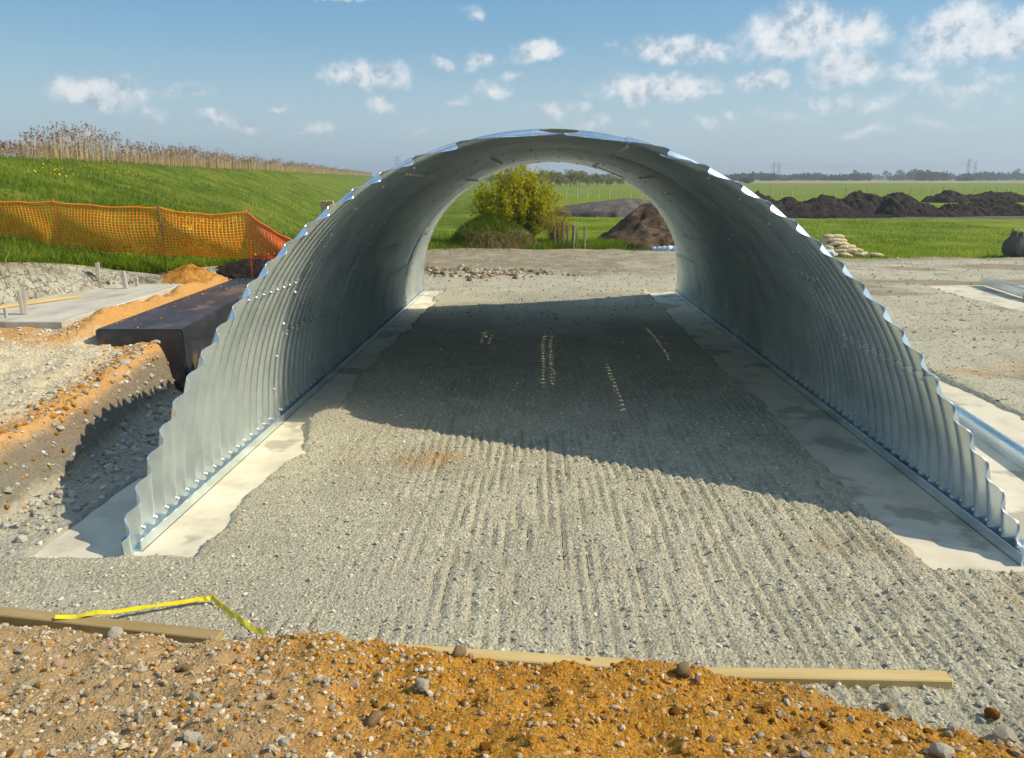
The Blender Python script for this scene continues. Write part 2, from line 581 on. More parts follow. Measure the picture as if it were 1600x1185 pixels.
m_noise('brown_soil', [(.3, (.055, .034, .02)), (.5, (.14, .095, .06)), (.72, (.25, .185, .12))], 2.8, 8, .95, .1, bump=(7, 1.0, .2))
m_noise('grey_soil', [(.3, (.07, .062, .055)), (.55, (.15, .135, .12)), (.8, (.22, .20, .175))], 1.2, 7, .95, .1, bump=(5, .8, .15))
m_noise('concrete', [(.28, (.46, .42, .32)), (.5, (.62, .57, .44)), (.72, (.70, .65, .52))], 2.2, 7, .85, .25, bump=(45, .35, .006),
        patch=(.75, .55, (.33, .30, .235), .75, .05))
m_noise('pale_concrete', [(.28, (.38, .35, .29)), (.5, (.52, .49, .41)), (.72, (.60, .57, .48))], 2.4, 7, .85, .25, bump=(40, .35, .006), stretch=(1, .4, 1),
        patch=(1.8, .60, (.34, .25, .14), .6, .08))
m_noise('bitumen_concrete', [(.3, (.022, .021, .023)), (.55, (.045, .043, .048)), (.75, (.09, .09, .095))], 4, 7, .38, .5, bump=(25, .4, .01), stretch=(1, .5, 1),
        patch=(1.7, .56, (.26, .17, .085), .55, .12))
m_noise('grass_ground', [(.28, (.09, .125, .008)), (.5, (.165, .22, .014)), (.72, (.24, .29, .022))], .35, 9, .95, .1, bump=(3.0, 1.0, .10),
        patch=(.11, .60, (.22, .20, .05), .45, .1))
m_noise('bank_grass', [(.28, (.05, .085, .008)), (.5, (.12, .17, .014)), (.72, (.22, .23, .03))], .5, 9, .95, .1, bump=(6.0, 1.0, .10))
m_rnd('grass_blade', [(0, (.08, .14, .008)), (.4, (.17, .26, .012)), (.75, (.26, .35, .02)), (.93, (.32, .38, .035)), (1, (.42, .36, .10))], .8, .12, .35)
m_rnd('bank_blade', [(0, (.045, .085, .008)), (.3, (.085, .155, .012)), (.6, (.16, .235, .016)), (.85, (.25, .30, .025)), (1, (.38, .34, .08))], .8, .12, .35)
m_rnd('dry_grass', [(0, (.30, .20, .08)), (.5, (.46, .34, .16)), (1, (.58, .48, .27))], .9, .1, .3)
m_rnd('flower', [(0, (.75, .50, .01)), (1, (.85, .66, .03))], .7, .1, .2)
m_rnd('reed', [(0, (.46, .33, .15)), (.5, (.60, .45, .23)), (1, (.70, .56, .32))], .9, .1, .3)
m_rnd('reed_plume', [(0, (.20, .10, .05)), (.5, (.33, .18, .09)), (1, (.46, .29, .16))], .95, .05, .25)
m_rnd('willow_leaf', [(0, (.28, .28, .008)), (.4, (.50, .48, .012)), (.75, (.64, .60, .016)), (1, (.72, .64, .03))], .7, .15, .55)
m_rnd('willow_tan', [(0, (.34, .22, .03)), (.6, (.46, .34, .04)), (1, (.52, .44, .05))], .8, .1, .35)
m_rnd('tree_leaf', [(0, (.12, .13, .02)), (.5, (.28, .27, .03)), (1, (.42, .36, .05))], .8, .1, .3)
m_rnd('wood_leaf', [(0, (.022, .036, .018)), (.6, (.05, .07, .028)), (1, (.085, .085, .04))], .9, .05, .2)
m_noise('bark', [(.3, (.10, .085, .05)), (.7, (.22, .19, .11))], 8, 5, .9, .1, bump=(30, .6, .02), stretch=(1, 1, .2))
m_noise('old_wood', [(.3, (.16, .13, .085)), (.6, (.33, .28, .19)), (.8, (.42, .36, .25))], 9, 6, .9, .15, bump=(40, .6, .01), stretch=(1, 1, .12))
m_noise('new_wood', [(.3, (.46, .33, .13)), (.55, (.60, .46, .21)), (.75, (.66, .53, .28))], 5, 6, .75, .25, bump=(60, .3, .004), stretch=(.10, 1.2, 1.2), distn=.6,
        patch=(1.5, .62, (.36, .23, .08), .5, .12))
m_noise('worn_wood', [(.3, (.26, .18, .075)), (.55, (.38, .28, .13)), (.75, (.46, .36, .19))], 5, 6, .8, .2, bump=(60, .4, .004), stretch=(.10, 1.2, 1.2), distn=.6)
m_noise('stake_wood', [(.3, (.36, .32, .26)), (.6, (.52, .48, .40)), (.8, (.60, .57, .5))], 7, 5, .8, .2, bump=(40, .4, .005), stretch=(1, 1, .15))
m_noise('tape_yellow', [(.3, (.60, .50, .01)), (.7, (.78, .68, .02))], 14, 3, .45, .4, bump=(60, .1, .002))
m_noise('hessian', [(.3, (.46, .36, .20)), (.6, (.62, .52, .33)), (.8, (.70, .61, .42))], 5, 5, .95, .1, bump=(90, .5, .01))
m_noise('blue_plastic', [(.3, (.42, .56, .72)), (.6, (.62, .74, .86)), (.8, (.80, .87, .93))], 4, 4, .4, .4, bump=(9, .5, .05))
m_noise('bulk_bag', [(.3, (.075, .07, .055)), (.6, (.135, .125, .10)), (.8, (.20, .18, .15))], 3, 5, .8, .2, bump=(6, .8, .08))
m_noise('bag_sand', [(.3, (.30, .17, .05)), (.7, (.48, .32, .13))], 7, 5, .95, .1, bump=(20, .8, .05))
m_noise('pylon_steel', [(.3, (.20, .21, .22)), (.7, (.30, .31, .32))], 1, 2, .6, .3, .3, bump=(3, .1, .01))
m_noise('dry_strip', [(.3, (.25, .20, .10)), (.7, (.42, .35, .20))], .05, 6, .95, .05, bump=(.5, .5, .3))
m_noise('rusty_steel', [(.3, (.13, .09, .06)), (.6, (.22, .17, .13)), (.8, (.30, .26, .22))], 6, 5, .7, .3, .3, bump=(30, .3, .005))
m_noise('far_hill', [(.3, (.06, .08, .07)), (.7, (.09, .11, .09))], .01, 5, .95, .05, bump=(.05, .3, 1.0))

# orange plastic net
m, nt, b, co, out = new_mat('orange_net')
c = ramp(nt, noise(nt, co, 3, 3), [(.3, (.95, .33, .015)), (.7, (.98, .52, .05))])
setb(nt, b, c, .5, 0, .3)
tr = nd(nt, 'ShaderNodeBsdfTranslucent', {'Color': c})
nt.links.new(nd(nt, 'ShaderNodeMixShader', {0: .45, 1: b.outputs[0], 2: tr.outputs[0]}).outputs[0], out.inputs[0])
m_noise('red_net', [(.3, (.75, .09, .02)), (.7, (.88, .20, .05))], 3, 3, .5, .3, bump=(30, .1, .002))

# galvanised plate; rows of bolt holes still open in the lap joints
PLATE_R = 3.52


def m_galv(name, holes=False, base=(.74, .86, .93), rough=.28, metal=.84):
    m, nt, b, co, out = new_mat(name)
    sp = nd(nt, 'ShaderNodeSeparateXYZ', {0: co})
    sc = nd(nt, 'ShaderNodeTexVoronoi', {'Vector': co, 'Scale': 26.0})
    spg = nd(nt, 'ShaderNodeSeparateColor', {0: sc.outputs['Color']}).outputs[0]
    phi = math_(nt, 'ARCTAN2', sp.outputs[2], sp.outputs[0])
    run = nd(nt, 'ShaderNodeCombineXYZ', {0: math_(nt, 'MULTIPLY', sp.outputs[1], 5.0), 1: math_(nt, 'MULTIPLY', phi, 1.6), 2: 0.0}).outputs[0]
    streak = noise(nt, run, 1.3, 2, .5)
    cloud = noise(nt, co, 1.6, 6, .6)
    scr = noise(nt, co, 5.0, 3, .5)
    rnd = nd(nt, 'ShaderNodeObjectInfo').outputs['Random']
    dk = tuple(x * .74 for x in base)
    lt = tuple(min(.97, x * 1.18) for x in base)
    c = ramp(nt, cloud, [(.3, dk), (.52, base), (.72, lt)])
    c = mixc(nt, math_(nt, 'MULTIPLY', sstep(nt, streak, .45, .75), .30), c, tuple(x * .55 for x in base))
    c = mixc(nt, .07, c, ramp(nt, spg, [(0, dk), (1, lt)]))
    c = mixc(nt, math_(nt, 'MULTIPLY', sstep(nt, scr, .60, .75), .25), c, lt)
    c = mixc(nt, math_(nt, 'MULTIPLY', rnd, .22), c, dk)
    r = math_(nt, 'ADD', rough - .06, math_(nt, 'MULTIPLY', cloud, .08))
    setb(nt, b, c, r, metal, .5, noise(nt, co, 9, 2, .5), .06, .01)
    if holes:
        tot = None
        for pdeg, y0, y1 in ((31.5, 3.9, 6.6), (19.5, 7.0, 10.1), (41.0, 5.2, 8.8), (42.4, 5.25, 8.85), (53.0, 8.2, 9.5), (54.4, 8.25, 9.5), (160.5, 4.3, 5.0)):
            dphi = math_(nt, 'MULTIPLY', math_(nt, 'SUBTRACT', phi, R_(pdeg)), PLATE_R)
            fy = math_(nt, 'MULTIPLY', math_(nt, 'SUBTRACT', math_(nt, 'FRACT', math_(nt, 'DIVIDE', math_(nt, 'SUBTRACT', sp.outputs[1], y0), .2)), .5), .2)
            d2 = math_(nt, 'ADD', math_(nt, 'MULTIPLY', dphi, dphi), math_(nt, 'MULTIPLY', fy, fy))
            inr = math_(nt, 'MULTIPLY', math_(nt, 'GREATER_THAN', sp.outputs[1], y0), math_(nt, 'LESS_THAN', sp.outputs[1], y1))
            mk = math_(nt, 'MULTIPLY', math_(nt, 'LESS_THAN', d2, .021 ** 2), inr)
            tot = mk if tot is None else math_(nt, 'MAXIMUM', tot, mk)
        t = nd(nt, 'ShaderNodeBsdfTransparent')
        nt.links.new(nd(nt, 'ShaderNodeMixShader', {0: tot, 1: b.outputs[0], 2: t.outputs[0]}).outputs[0], out.inputs[0])
    return m


m_galv('galvanised', True)
m_galv('galvanised_plain', False)
m_galv('bolt_zinc', False, (.66, .67, .64), .35)

# ------------------------------------------------------------------ the setting
FALL = 0.0133                       # the culvert and its floor fall gently away from the road


def floor_z(y):
    return np.where(np.asarray(y) < 21.5, -FALL * (np.asarray(y, float) - 5.5), -0.213 - 0.004 * (np.asarray(y, float) - 21.5))


# field to the horizon
xs = np.array([-6000, -1500, -400, -120, -60, -20, 0, 20, 45, 90, 200, 500, 1500, 6000.])
ys = np.array([-300, -20, 10, 25, 32, 40, 60, 90, 150, 260, 500, 1200, 3000, 7000.])
X, Y = np.meshgrid(xs, ys)
tag(obj('ground', grid_mesh('ground', X, Y, np.full_like(X, -0.34)), 'grass_ground'), 'flat green pasture running out to the horizon', kind='structure')

# gravel floor and yard
def edge_far(x):
    return np.interp(x, [-20, -4, 2, 6, 9, 12.5, 20, 40], [35.2, 35.2, 34.9, 34.2, 32.6, 31.3, 31.9, 32.5])


def gravel_h(x, y):
    z = floor_z(y) + 0
    n1 = fbm(x, y, .9, 4, 3)
    n2 = fbm(x, y, 3.2, 3, 11)
    edge = .17 * n1 + .09 * n2
    lane = ss(x + edge, -2.78, -2.60) * (1 - ss(x + edge, 2.93, 3.10))
    front = 1 - ss(y + 1.1 * edge, 5.27, 5.50)
    outr = ss(x + edge, 6.0, 6.2)
    back = ss(y + edge, 21.6, 21.9)
    cover = np.clip(np.maximum.reduce([lane, front, outr, back]), 0, 1)
    # second strip footing further right
    pad = ss(x + edge, 11.25, 11.45) * (1 - ss(x + edge, 14.6, 14.8)) * ss(y + edge, 9.5, 9.8) * (1 - ss(y + edge, 23.1, 23.4))
    cover = cover * (1 - pad)
    z = z + cover * .055 - .085 * (1 - cover)
    # general unevenness
    z = z + cover * (.018 * n1 + .010 * n2)
    # excavator track marks: short bars of pressed gravel running away from the road
    wob = x + .03 * fbm(x, y, .9, 2, 21) - .03 * (y - 5) * ss(x, .5, 3.0)
    ph = wob / .094 * 2 * np.pi
    bars = (.5 + .5 * np.sin(ph)) ** 3
    seg = ss(vnoise(wob * 10.6, y * 2.6, 31), .30, .55)
    patch = ss(fbm(x, y, .55, 3, 41), -.75, .0) * ss(x, -2.5, -1.5) * (1 - ss(x, 4.2, 6.0))
    amt = patch * (1 - ss(y, 9.0, 14.5) * .8) * (1 - ss(y, 22, 26))
    z = z - cover * amt * .034 * (bars * seg - .2)
    # wheel lines across the yard on the right
    yard = ss(x, 5.5, 8.0) + ss(y, 22, 25)
    z = z + np.clip(yard, 0, 1) * .03 * np.sin((y + .12 * x + .5 * fbm(x, y, .25, 2, 61)) * 5.2) * ss(fbm(x, y, .3, 2, 71), -.3, .3)
    z = z + np.clip(yard, 0, 1) * .05 * fbm(x, y, .8, 4, 81)
    # small tipped heaps
    z = z + .13 * np.exp(-(((x + 2.45) / .36) ** 2 + ((y - 9.05) / .42) ** 2))
    z = z + .05 * np.exp(-(((x + 2.5) / .4) ** 2 + ((y - 11.2) / 1.2) ** 2))
    z = z + .07 * np.exp(-(((x - .55) / .9) ** 2 + ((y - 14.6) / .5) ** 2))
    z = z + .22 * np.exp(-(((y - 25.2 - .4 * np.sin(x)) / .5) ** 2)) * ss(-x, 1.0, 3.0) * (.6 + .8 * n2)
    z = z + .10 * np.exp(-(((y - 24 - .25 * (x - 8)) / .25) ** 2)) * ss(x, 7, 8) * (1 - ss(x, 11, 13)) * (.7 + n2)
    e = edge_far(x)
    z = z - .30 * ss(y + .5 * n1, e - .25, e + .35)
    return z, n1, n2


def gravel_patch(x0, x1, y_list, dx, micro, seed):
    xs = np.arange(x0, x1 + dx * .5, dx)
    X, Y = np.meshgrid(xs, y_list)
    Z, n1, n2 = gravel_h(X, Y)
    r = np.random.default_rng(seed)
    Z = Z + micro * (r.random(X.shape) - .5)
    mud = ss(Y + 1.6 * n1 + .12 * X, 24.6, 26.6) * (1 - ss(X + n1 * 2, 2.0, 9.0)) * (1 - ss(Y, 34, 35.5) * .3)
    mud = np.maximum(mud, ss(Y + .8 * n1, edge_far(X) - 1.6, edge_far(X) - .5))
    mud = np.clip(mud * (.85 + .7 * n2), 0, 1)
    trk = ss(fbm(X * .35, Y * 1.6 + .2 * X, .7, 4, 99), .02, .3) * ss(X, 6.4, 7.5) * .85
    mud = np.maximum(mud, trk)
    rust = np.exp(-(((X - 6.9) / .45) ** 2 + ((Y - 11.85) / .28) ** 2)) + np.exp(-(((X - 7.8) / .35) ** 2 + ((Y - 12.2) / .25) ** 2)) + .8 * np.exp(-(((X + 1.2) / .7) ** 2 + ((Y - 7.6) / .3) ** 2)) + .6 * np.exp(-(((X - 3.6) / .5) ** 2 + ((Y - 4.9) / .4) ** 2))
    rust = np.clip(rust * (.8 + 1.2 * n2), 0, 1)
    fine_ = ss(n1 + .4 * n2, .15, .5) * (1 - mud)
    damp_shade = ss(fbm(X, Y, .5, 4, 91), -.15, .25) * ss(Y, 12.0, 15.0) * (1 - ss(Y, 20.2, 21.6)) * (np.abs(X) < 3.4)  # shade of the culvert interior darkened into the floor colour, broken by noise
    damp_shade = np.maximum(damp_shade, .5 * ss(fbm(X, Y, 1.1, 4, 95), .2, .45) * (Y < 22))
    return X, Y, Z, {'mud': mud, 'fine': fine_, 'damp_shade': damp_shade, 'rust': rust}


ya = np.concatenate([np.arange(3.0, 9.0, .026), np.arange(9.0, 14.0, .045), np.arange(14.0, 22.0, .09), np.arange(22.0, 36.2, .14)])
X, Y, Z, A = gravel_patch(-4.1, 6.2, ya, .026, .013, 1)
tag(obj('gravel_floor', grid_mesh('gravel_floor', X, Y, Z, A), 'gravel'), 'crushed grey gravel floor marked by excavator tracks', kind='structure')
ya = np.concatenate([np.arange(3.0, 14.0, .11), np.arange(14.0, 36.2, .16)])
X, Y, Z, A = gravel_patch(6.2, 36, ya, .11, .03, 2)
tag(obj('gravel_yard', grid_mesh('gravel_yard', X, Y, Z, A), 'gravel'), 'open gravel yard right of the culvert', kind='structure')
X, Y, Z, A = gravel_patch(-12, -4.1, np.arange(3.0, 5.2, .05), .05, .012, 3)
tag(obj('gravel_verge', grid_mesh('gravel_verge', X, Y, Z, A), 'gravel'), 'grey gravel running out left of the culvert mouth', kind='structure')
X, Y, Z, A = gravel_patch(-12, -4.1, np.arange(21.0, 36.2, .16), .15, .03, 4)
tag(obj('gravel_track', grid_mesh('gravel_track', X, Y, Z, A), 'gravel'), 'muddy gravel track beyond the culvert on the left', kind='structure')


def gz(x, y):
    return gravel_h(np.asarray(x, float), np.asarray(y, float))[0]


# loose stones of the gravel, nobody could count them
def gravel_stuff(name, n, xr, yr, smin, smax, seed, label, power=2.0):
    r = np.random.default_rng(seed)
    y = yr[0] + (yr[1] - yr[0]) * r.random(n) ** power
    x = r.uniform(xr[0], xr[1], n)
    z, n1, n2 = gravel_h(x, y)
    keep = (z > floor_z(y) - .02) & (y < edge_far(x) - .3)
    x, y, z = x[keep], y[keep], z[keep]
    s = smin + (smax - smin) * r.random(len(x)) ** 4
    V, F, rn = scatter_vf(STONES1, np.stack([x, y, z + s * .2], 1), s, r)
    return tag(obj(name, mk_mesh(name, V, F, False, {'rnd': rn}), 'stone_grey'), label, kind='stuff')


gravel_stuff('gravel_stones', 26000, (-4.0, 6.0), (3.3, 13.5), .006, .022, 5, 'loose crushed stone lying on the gravel floor', 1.5)
gravel_stuff('gravel_stones', 10000, (-4.0, 24.0), (13.0, 34.5), .012, .05, 6, 'loose stone scattered over the far gravel yard', 1.0)
gravel_stuff('gravel_stones', 6000, (6.2, 14.0), (6.0, 20.0), .008, .03, 8, 'loose stone scattered over the yard beside the culvert', 1.2)
r = np.random.default_rng(77)
x = r.normal(-2.3, 1.3, 900)
y = 25.2 + r.normal(0, .55, 900)
s = .02 + .11 * r.random(900) ** 2.5
V, F, rn = scatter_vf(STONES1, np.stack([x, y, gz(x, y) + s * .2], 1), s, r)
tag(obj('rubble', mk_mesh('rubble', V, F, False, {'rnd': rn}), 'mud_lump'), 'rubble pushed up beyond the far end of the culvert', kind='stuff')


# strip footings
def slab(name, pts, ztop, thick, mat, label, cat='footing', fall=False, rough=.012, seed=0, step=.16, **kw):
    """concrete slab with a slightly wandering edge, from a plan polygon"""
    r = random.Random(seed)
    P = []
    for i, p in enumerate(pts):
        q = pts[(i + 1) % len(pts)]
        L = math.hypot(q[0] - p[0], q[1] - p[1])
        n = max(1, int(L / step))
        for k in range(n):
            t = k / n
            j = 0 if k == 0 else rough
            P.append((p[0] + (q[0] - p[0]) * t + r.uniform(-j, j), p[1] + (q[1] - p[1]) * t + r.uniform(-j, j)))
    bm = bmesh.new()
    fz = (lambda y: float(floor_z(y))) if fall else (lambda y: 0.0)
    vs = [bm.verts.new((x, y, ztop + fz(y) - thick)) for x, y in P]
    f = bm.faces.new(vs)
    e = bmesh.ops.extrude_face_region(bm, geom=[f])
    tv = [g for g in e['geom'] if isinstance(g, bmesh.types.BMVert)]
    bmesh.ops.translate(bm, verts=tv, vec=(0, 0, thick))
    tops = set(tv)
    es = [ed for ed in bm.edges if ed.verts[0] in tops and ed.verts[1] in tops]
    bmesh.ops.bevel(bm, geom=es, offset=.012, segments=1, affect='EDGES')
    o = obj(name, bm_to_mesh(bm, name), mat)
    return tag(o, label, cat, **kw)


slab('concrete_footing', [(-4.0, 5.28), (-2.1, 5.30), (-2.1, 21.6), (-4.0, 21.6)], .0, .35, 'concrete', 'cream concrete strip footing under the left foot of the culvert', fall=True, seed=1)
slab('concrete_footing', [(2.5, 5.33), (6.25, 5.30), (6.25, 21.6), (2.5, 21.6)], .0, .35, 'concrete', 'cream concrete strip footing under the right foot of the culvert', fall=True, seed=2)
slab('concrete_footing', [(11.2, 9.5), (14.8, 9.5), (14.8, 23.4), (11.2, 23.4)], -.005, .4, 'concrete', 'empty cream concrete strip at the far right of the gravel yard', fall=True, seed=3)

# ------------------------------------------------------------------ the corrugated culvert
XC, Y0 = 0.29, 5.5
cul = thing('steel_culvert', 'half-round corrugated galvanised steel culvert with slanted ends standing on concrete footings', 'culvert', (XC, Y0, 0.004), (-FALL, 0, 0))
PITCHW, AMP, TH = 0.2, 0.039, 0.007
YN, YF = -0.15, 15.85                 # local ends
NEAR_A, NEAR_B, NEAR_0 = 1.09, .034, -.19
FAR_A, FAR_B, FAR_0 = .95, .02, 15.9
RISE = 3.44 / 3.52


def near_cut(x, z):
    return NEAR_0 + NEAR_A * z + NEAR_B * x


def far_cut(x, z):
    return FAR_0 - FAR_A * z - FAR_B * x


def lean(y):                           # the crown sits a little left of the feet at the near end
    return .075 * np.clip(1 - np.asarray(y, float) / 12.0, 0, 1)


def plate(phi0, phi1, ya, yb, off):
    na = max(4, int((phi1 - phi0) / 2.0))
    ny = max(8, int(round((yb - ya) / PITCHW * 12)))
    ph = np.radians(np.linspace(phi0, phi1, na + 1))
    yy = np.linspace(ya, yb, ny + 1)
    PH, YY = np.meshgrid(ph, yy)
    rr = PLATE_R + off + AMP * np.cos(2 * np.pi * YY / PITCHW)
    Z = rr * np.sin(PH) * RISE
    X = rr * np.cos(PH) - lean(YY) * Z
    n, m = X.shape
    idx = np.arange(n * m).reshape(n, m)
    F = np.stack([idx[:-1, :-1].ravel(), idx[:-1, 1:].ravel(), idx[1:, 1:].ravel(), idx[1:, :-1].ravel()], 1)
    V = np.stack([X.ravel(), YY.ravel(), Z.ravel()], 1)
    # trim outside-of-cut rows early
    keepv = (V[:, 1] > near_cut(V[:, 0], V[:, 2]) - .25) & (V[:, 1] < far_cut(V[:, 0], V[:, 2]) + .25)
    F = F[keepv[F].all(1)]
    if not len(F):
        return None
    bm = bmesh.new()
    used = np.unique(F)
    mp = -np.ones(len(V), int)
    mp[used] = np.arange(len(used))
    bv = [bm.verts.new(V[i]) for i in used]
    for f in mp[F]:
        bm.faces.new([bv[i] for i in f])
    for a_, b_, c0, sgn in ((NEAR_A, NEAR_B, NEAR_0, 1), (-FAR_A, -FAR_B, FAR_0, -1)):
        no = Vector((-b_, 1, -a_)).normalized() * sgn
        bmesh.ops.bisect_plane(bm, geom=bm.verts[:] + bm.edges[:] + bm.faces[:], plane_co=(0, c0, 0), plane_no=no, clear_inner=True, dist=1e-5)
    if len(bm.faces) < 4:
        bm.free()
        return None
    bmesh.ops.recalc_face_normals(bm, faces=bm.faces[:])
    bmesh.ops.solidify(bm, geom=bm.faces[:], thickness=TH)
    me = bpy.data.meshes.new('plate')
    bm.to_mesh(me)
    bm.free()
    me.polygons.foreach_set('use_smooth', np.ones(len(me.polygons), dtype=bool))
    me.set_sharp_from_angle(angle=R_(50))
    return me


RINGS = [YN, 3.25, 6.25, 9.25, 12.25, YF]
SEAMS = ([0, 19.5, 62, 105, 148, 180], [0, 31.5, 75, 118, 160.5, 180])
PLATES = {}
for k in range(5):
    ya, yb = RINGS[k], RINGS[k + 1] + (.07 if k < 4 else 0)
    sm = SEAMS[k % 2]
    for j in range(5):
        p0, p1 = sm[j], sm[j + 1] + (.9 if j < 4 else 0)
        me = plate(p0, p1, ya, yb, (k % 2) * .009 + (j % 2) * .018 - .010)
        if me:
            PLATES[k, j] = obj('plate', me, 'galvanised', cul)
# bolts, kept with the plate or channel they hold
bv, bf = tube_vf([(0, 0, -.004), (0, 0, .012), (0, 0, .02)], [.016, .016, .009], 6)
bv, bf3 = np.array(bv), []
for f in bf:
    for i in range(1, len(f) - 1):
        bf3.append((f[0], f[i], f[i + 1]))
bf3 = np.array(bf3)


def bolts(rows, parent):
    Vs, Fs, off = [], [], 0
    for p, y in rows:
        ph = R_(p)
        n = np.array([-math.cos(ph), 0, -math.sin(ph)])
        r = PLATE_R - .016 + AMP * math.cos(2 * math.pi * y / PITCHW)
        zz = r * math.sin(ph) * RISE
        c0 = np.array([r * math.cos(ph) - float(lean(y)) * zz, y, zz])
        if not (near_cut(c0[0], c0[2]) + .06 < y < far_cut(c0[0], c0[2]) - .06):
            continue
        t1 = np.array([0, 1.0, 0])
        t2 = np.cross(n, t1)
        Vs.append(c0 + bv[:, :1] * t1 + bv[:, 1:2] * t2 + bv[:, 2:] * n)
        Fs.append(bf3 + off)
        off += len(bv)
    if Vs:
        tag(obj('bolts', mk_mesh('bolts', np.concatenate(Vs), np.concatenate(Fs), False), 'bolt_zinc', parent), kind='stuff')


for (k, j), po in PLATES.items():
    sm = SEAMS[k % 2]
    ya, yb = RINGS[k], RINGS[k + 1]
    rows = []
    y = math.ceil(ya / .2) * .2 + .1
    while y < yb:
        if j and not (sm[j] < 40 and 3.9 < y < 10.0):
            rows.append((sm[j] + .45, y))
        if j == 0:
            rows.append((2.6, y))
        if j == 4:
            rows.append((177.4, y))
        y += .2
    if k:
        rows += [(p, RINGS[k] + .035) for p in np.arange(4, 178, 7.0) if sm[j] <= p < sm[j + 1]]
    bolts(rows, po)
# base channels that hold the plate feet
for s in (-1, 1):
    L = [-.02, 3.2, 6.25, 9.25, 12.25, 15.7]
    for a, b2 in zip(L[:-1], L[1:]):
        parts = [box_vf(s * 3.443 - .004, s * 3.443 + .004, a + .004, b2 - .004, -.003, .092),
                 box_vf(min(s * 3.439, s * 3.61), max(s * 3.439, s * 3.61), a + .004, b2 - .004, -.006, .004),
                 box_vf(s * 3.606 - .004, s * 3.606 + .004, a + .004, b2 - .004, -.003, .092)]
        obj('base_channel', mk_mesh('base_channel', *join_vf(parts), smooth=False), 'galvanised_plain', cul)


# spare steel channels lying about
def channel(name, p, q, z, mat, label, w=.15, h=.13, t=.008):
    p, q = Vector((*p, 0)), Vector((*q, 0))
    L = (q - p).length
    parts = [box_vf(0, L, -w / 2, w / 2, 0, t), box_vf(0, L, -w / 2, -w / 2 + t, t, h), box_vf(0, L, w / 2 - t, w / 2, t, h),
             box_vf(0, L, -w / 2 + t, -w / 2 + .03, h - t, h), box_vf(0, L, w / 2 - .03, w / 2 - t, h - t, h)]
    me = mk_mesh(name, *join_vf(parts), smooth=False)
    slope = math.atan2(float(floor_z(q.y) - floor_z(p.y)), L)
    d = q - p
    o = obj(name, me, mat, None, (p.x, p.y, z + float(floor_z(p.y))), (0, -slope, math.atan2(d.y, d.x)))
    return tag(o, label, 'channel')


channel('steel_channel', (4.78, 4.4), (5.5, 11.6), .004, 'galvanised_plain', 'long galvanised channel lying on the concrete outside the right foot of the culvert')
channel('steel_channel', (12.72, 20.35), (13.17, 23.2), .06, 'galvanised_plain', 'pale galvanised channel end lying across the empty concrete strip on the right', .18, .2)
channel('steel_channel', (12.25, 16.6), (12.70, 20.28), .004, 'rusty_steel', 'dull brownish channel at the right edge of the picture, overlapping the pale one', .2, .16)

# ------------------------------------------------------------------ left side: trench, bench, clay cut, grass bank
def bank_h(x, y):
    n1 = fbm(x, y, .8, 4, 101)
    n2 = fbm(x, y, 2.6, 4, 111)
    n3 = fbm(x, y, 7.0, 3, 121)
    xt = np.interp(y, [4, 5.8, 7.1, 9.3, 10.6, 16], [-5.2, -4.55, -4.55, -4.93, -5.15, -5.3]) + .10 * n1 + .06 * n2
    wface = np.interp(y, [4, 6, 8, 10, 16], [1.1, .32, .18, .17, .15])
    top = (.60 + .14 * ss(xt - x, .4, 2.2)) * ss(y + .25 * n1, 5.0, 6.6) + .06 * ss(y, 8, 10)
    fl = floor_z(y) + .012 + .05 * np.exp(-((x - xt) / .3) ** 2) * (1 + n2)
    t = ss(xt - x, 0, 1) if False else lin(xt - x, 0, 1) * 0 + lin((xt - x) / wface, 0, 1)
    tt = t ** .75
    z = fl + (top - fl) * tt
    z = z + .030 * n2 * (t > .98) + .03 * n3 + .10 * np.abs(n3) * np.exp(-((t - .5) / .35) ** 2) + .16 * n2 * np.exp(-((t - .55) / .35) ** 2) * ss(y, 5, 6.5)
    # sand between the two slabs
    strip = np.exp(-((x + 6.45) / .27) ** 2) * ss(y, 9.8, 10.7)
    z = z + strip * (.24 + .06 * n2)
    # rim of sand kicked up along the edge
    rimd = (xt - wface - x)
    rim = np.exp(-((rimd - .12) / .22) ** 2) * ss(y, 5.4, 6.8) * (1 - ss(y, 10.0, 10.4))
    z = z + .05 * rim
    sand = np.clip(np.maximum(np.exp(-((rimd - .08) / .25) ** 2) * ss(n1 * .6 + n2 * .5, -.75, -.05) * ss(y, 5.2, 6.6), ss(strip, .25, .55)), 0, 1)
    sand = np.maximum(sand, ss(y, 9.2, 10.1) * ss(-x, 5.6, 6.6) * ss(n2 + .5 * n1, -.4, .3))
    clay_ = ss(t, .02, .12) * (1 - ss(t + .25 * n2, .65, .95))
    grav = 1 - ss(t, .02, .12)
    return z, sand, clay_, grav


xs = np.concatenate([np.arange(-15, -7, .08), np.arange(-7, -3.45, .03)])
ysb = np.arange(5.0, 16.6, .035)
X, Y = np.meshgrid(xs, ysb)
Z, sa, cl_, gr = bank_h(X, Y)
# trench bottom tucks under the culvert footing near its mouth
Z = np.where((X > -3.98 + .10 * fbm(X, Y, 2, 3, 5)) & (Y < 6.9 + .8 * fbm(X, Y, 1.5, 3, 6)), floor_z(Y) - .12, Z)
Z = np.where(Y < 5.25, np.minimum(Z, Z * ss(Y, 4.95, 5.25) - .1 * (1 - ss(Y, 4.95, 5.25))), Z)
Z = Z + .010 * (np.random.default_rng(9).random(X.shape) - .5)
tag(obj('trench_bank', grid_mesh('trench_bank', X, Y, Z, {'sand': sa, 'clay': cl_, 'gravel': gr}), 'bank_earth'),
    'dug earth bank left of the culvert with orange sand rim and clay face', kind='structure')


def bkz(x, y):
    return bank_h(np.asarray(x, float), np.asarray(y, float))[0]


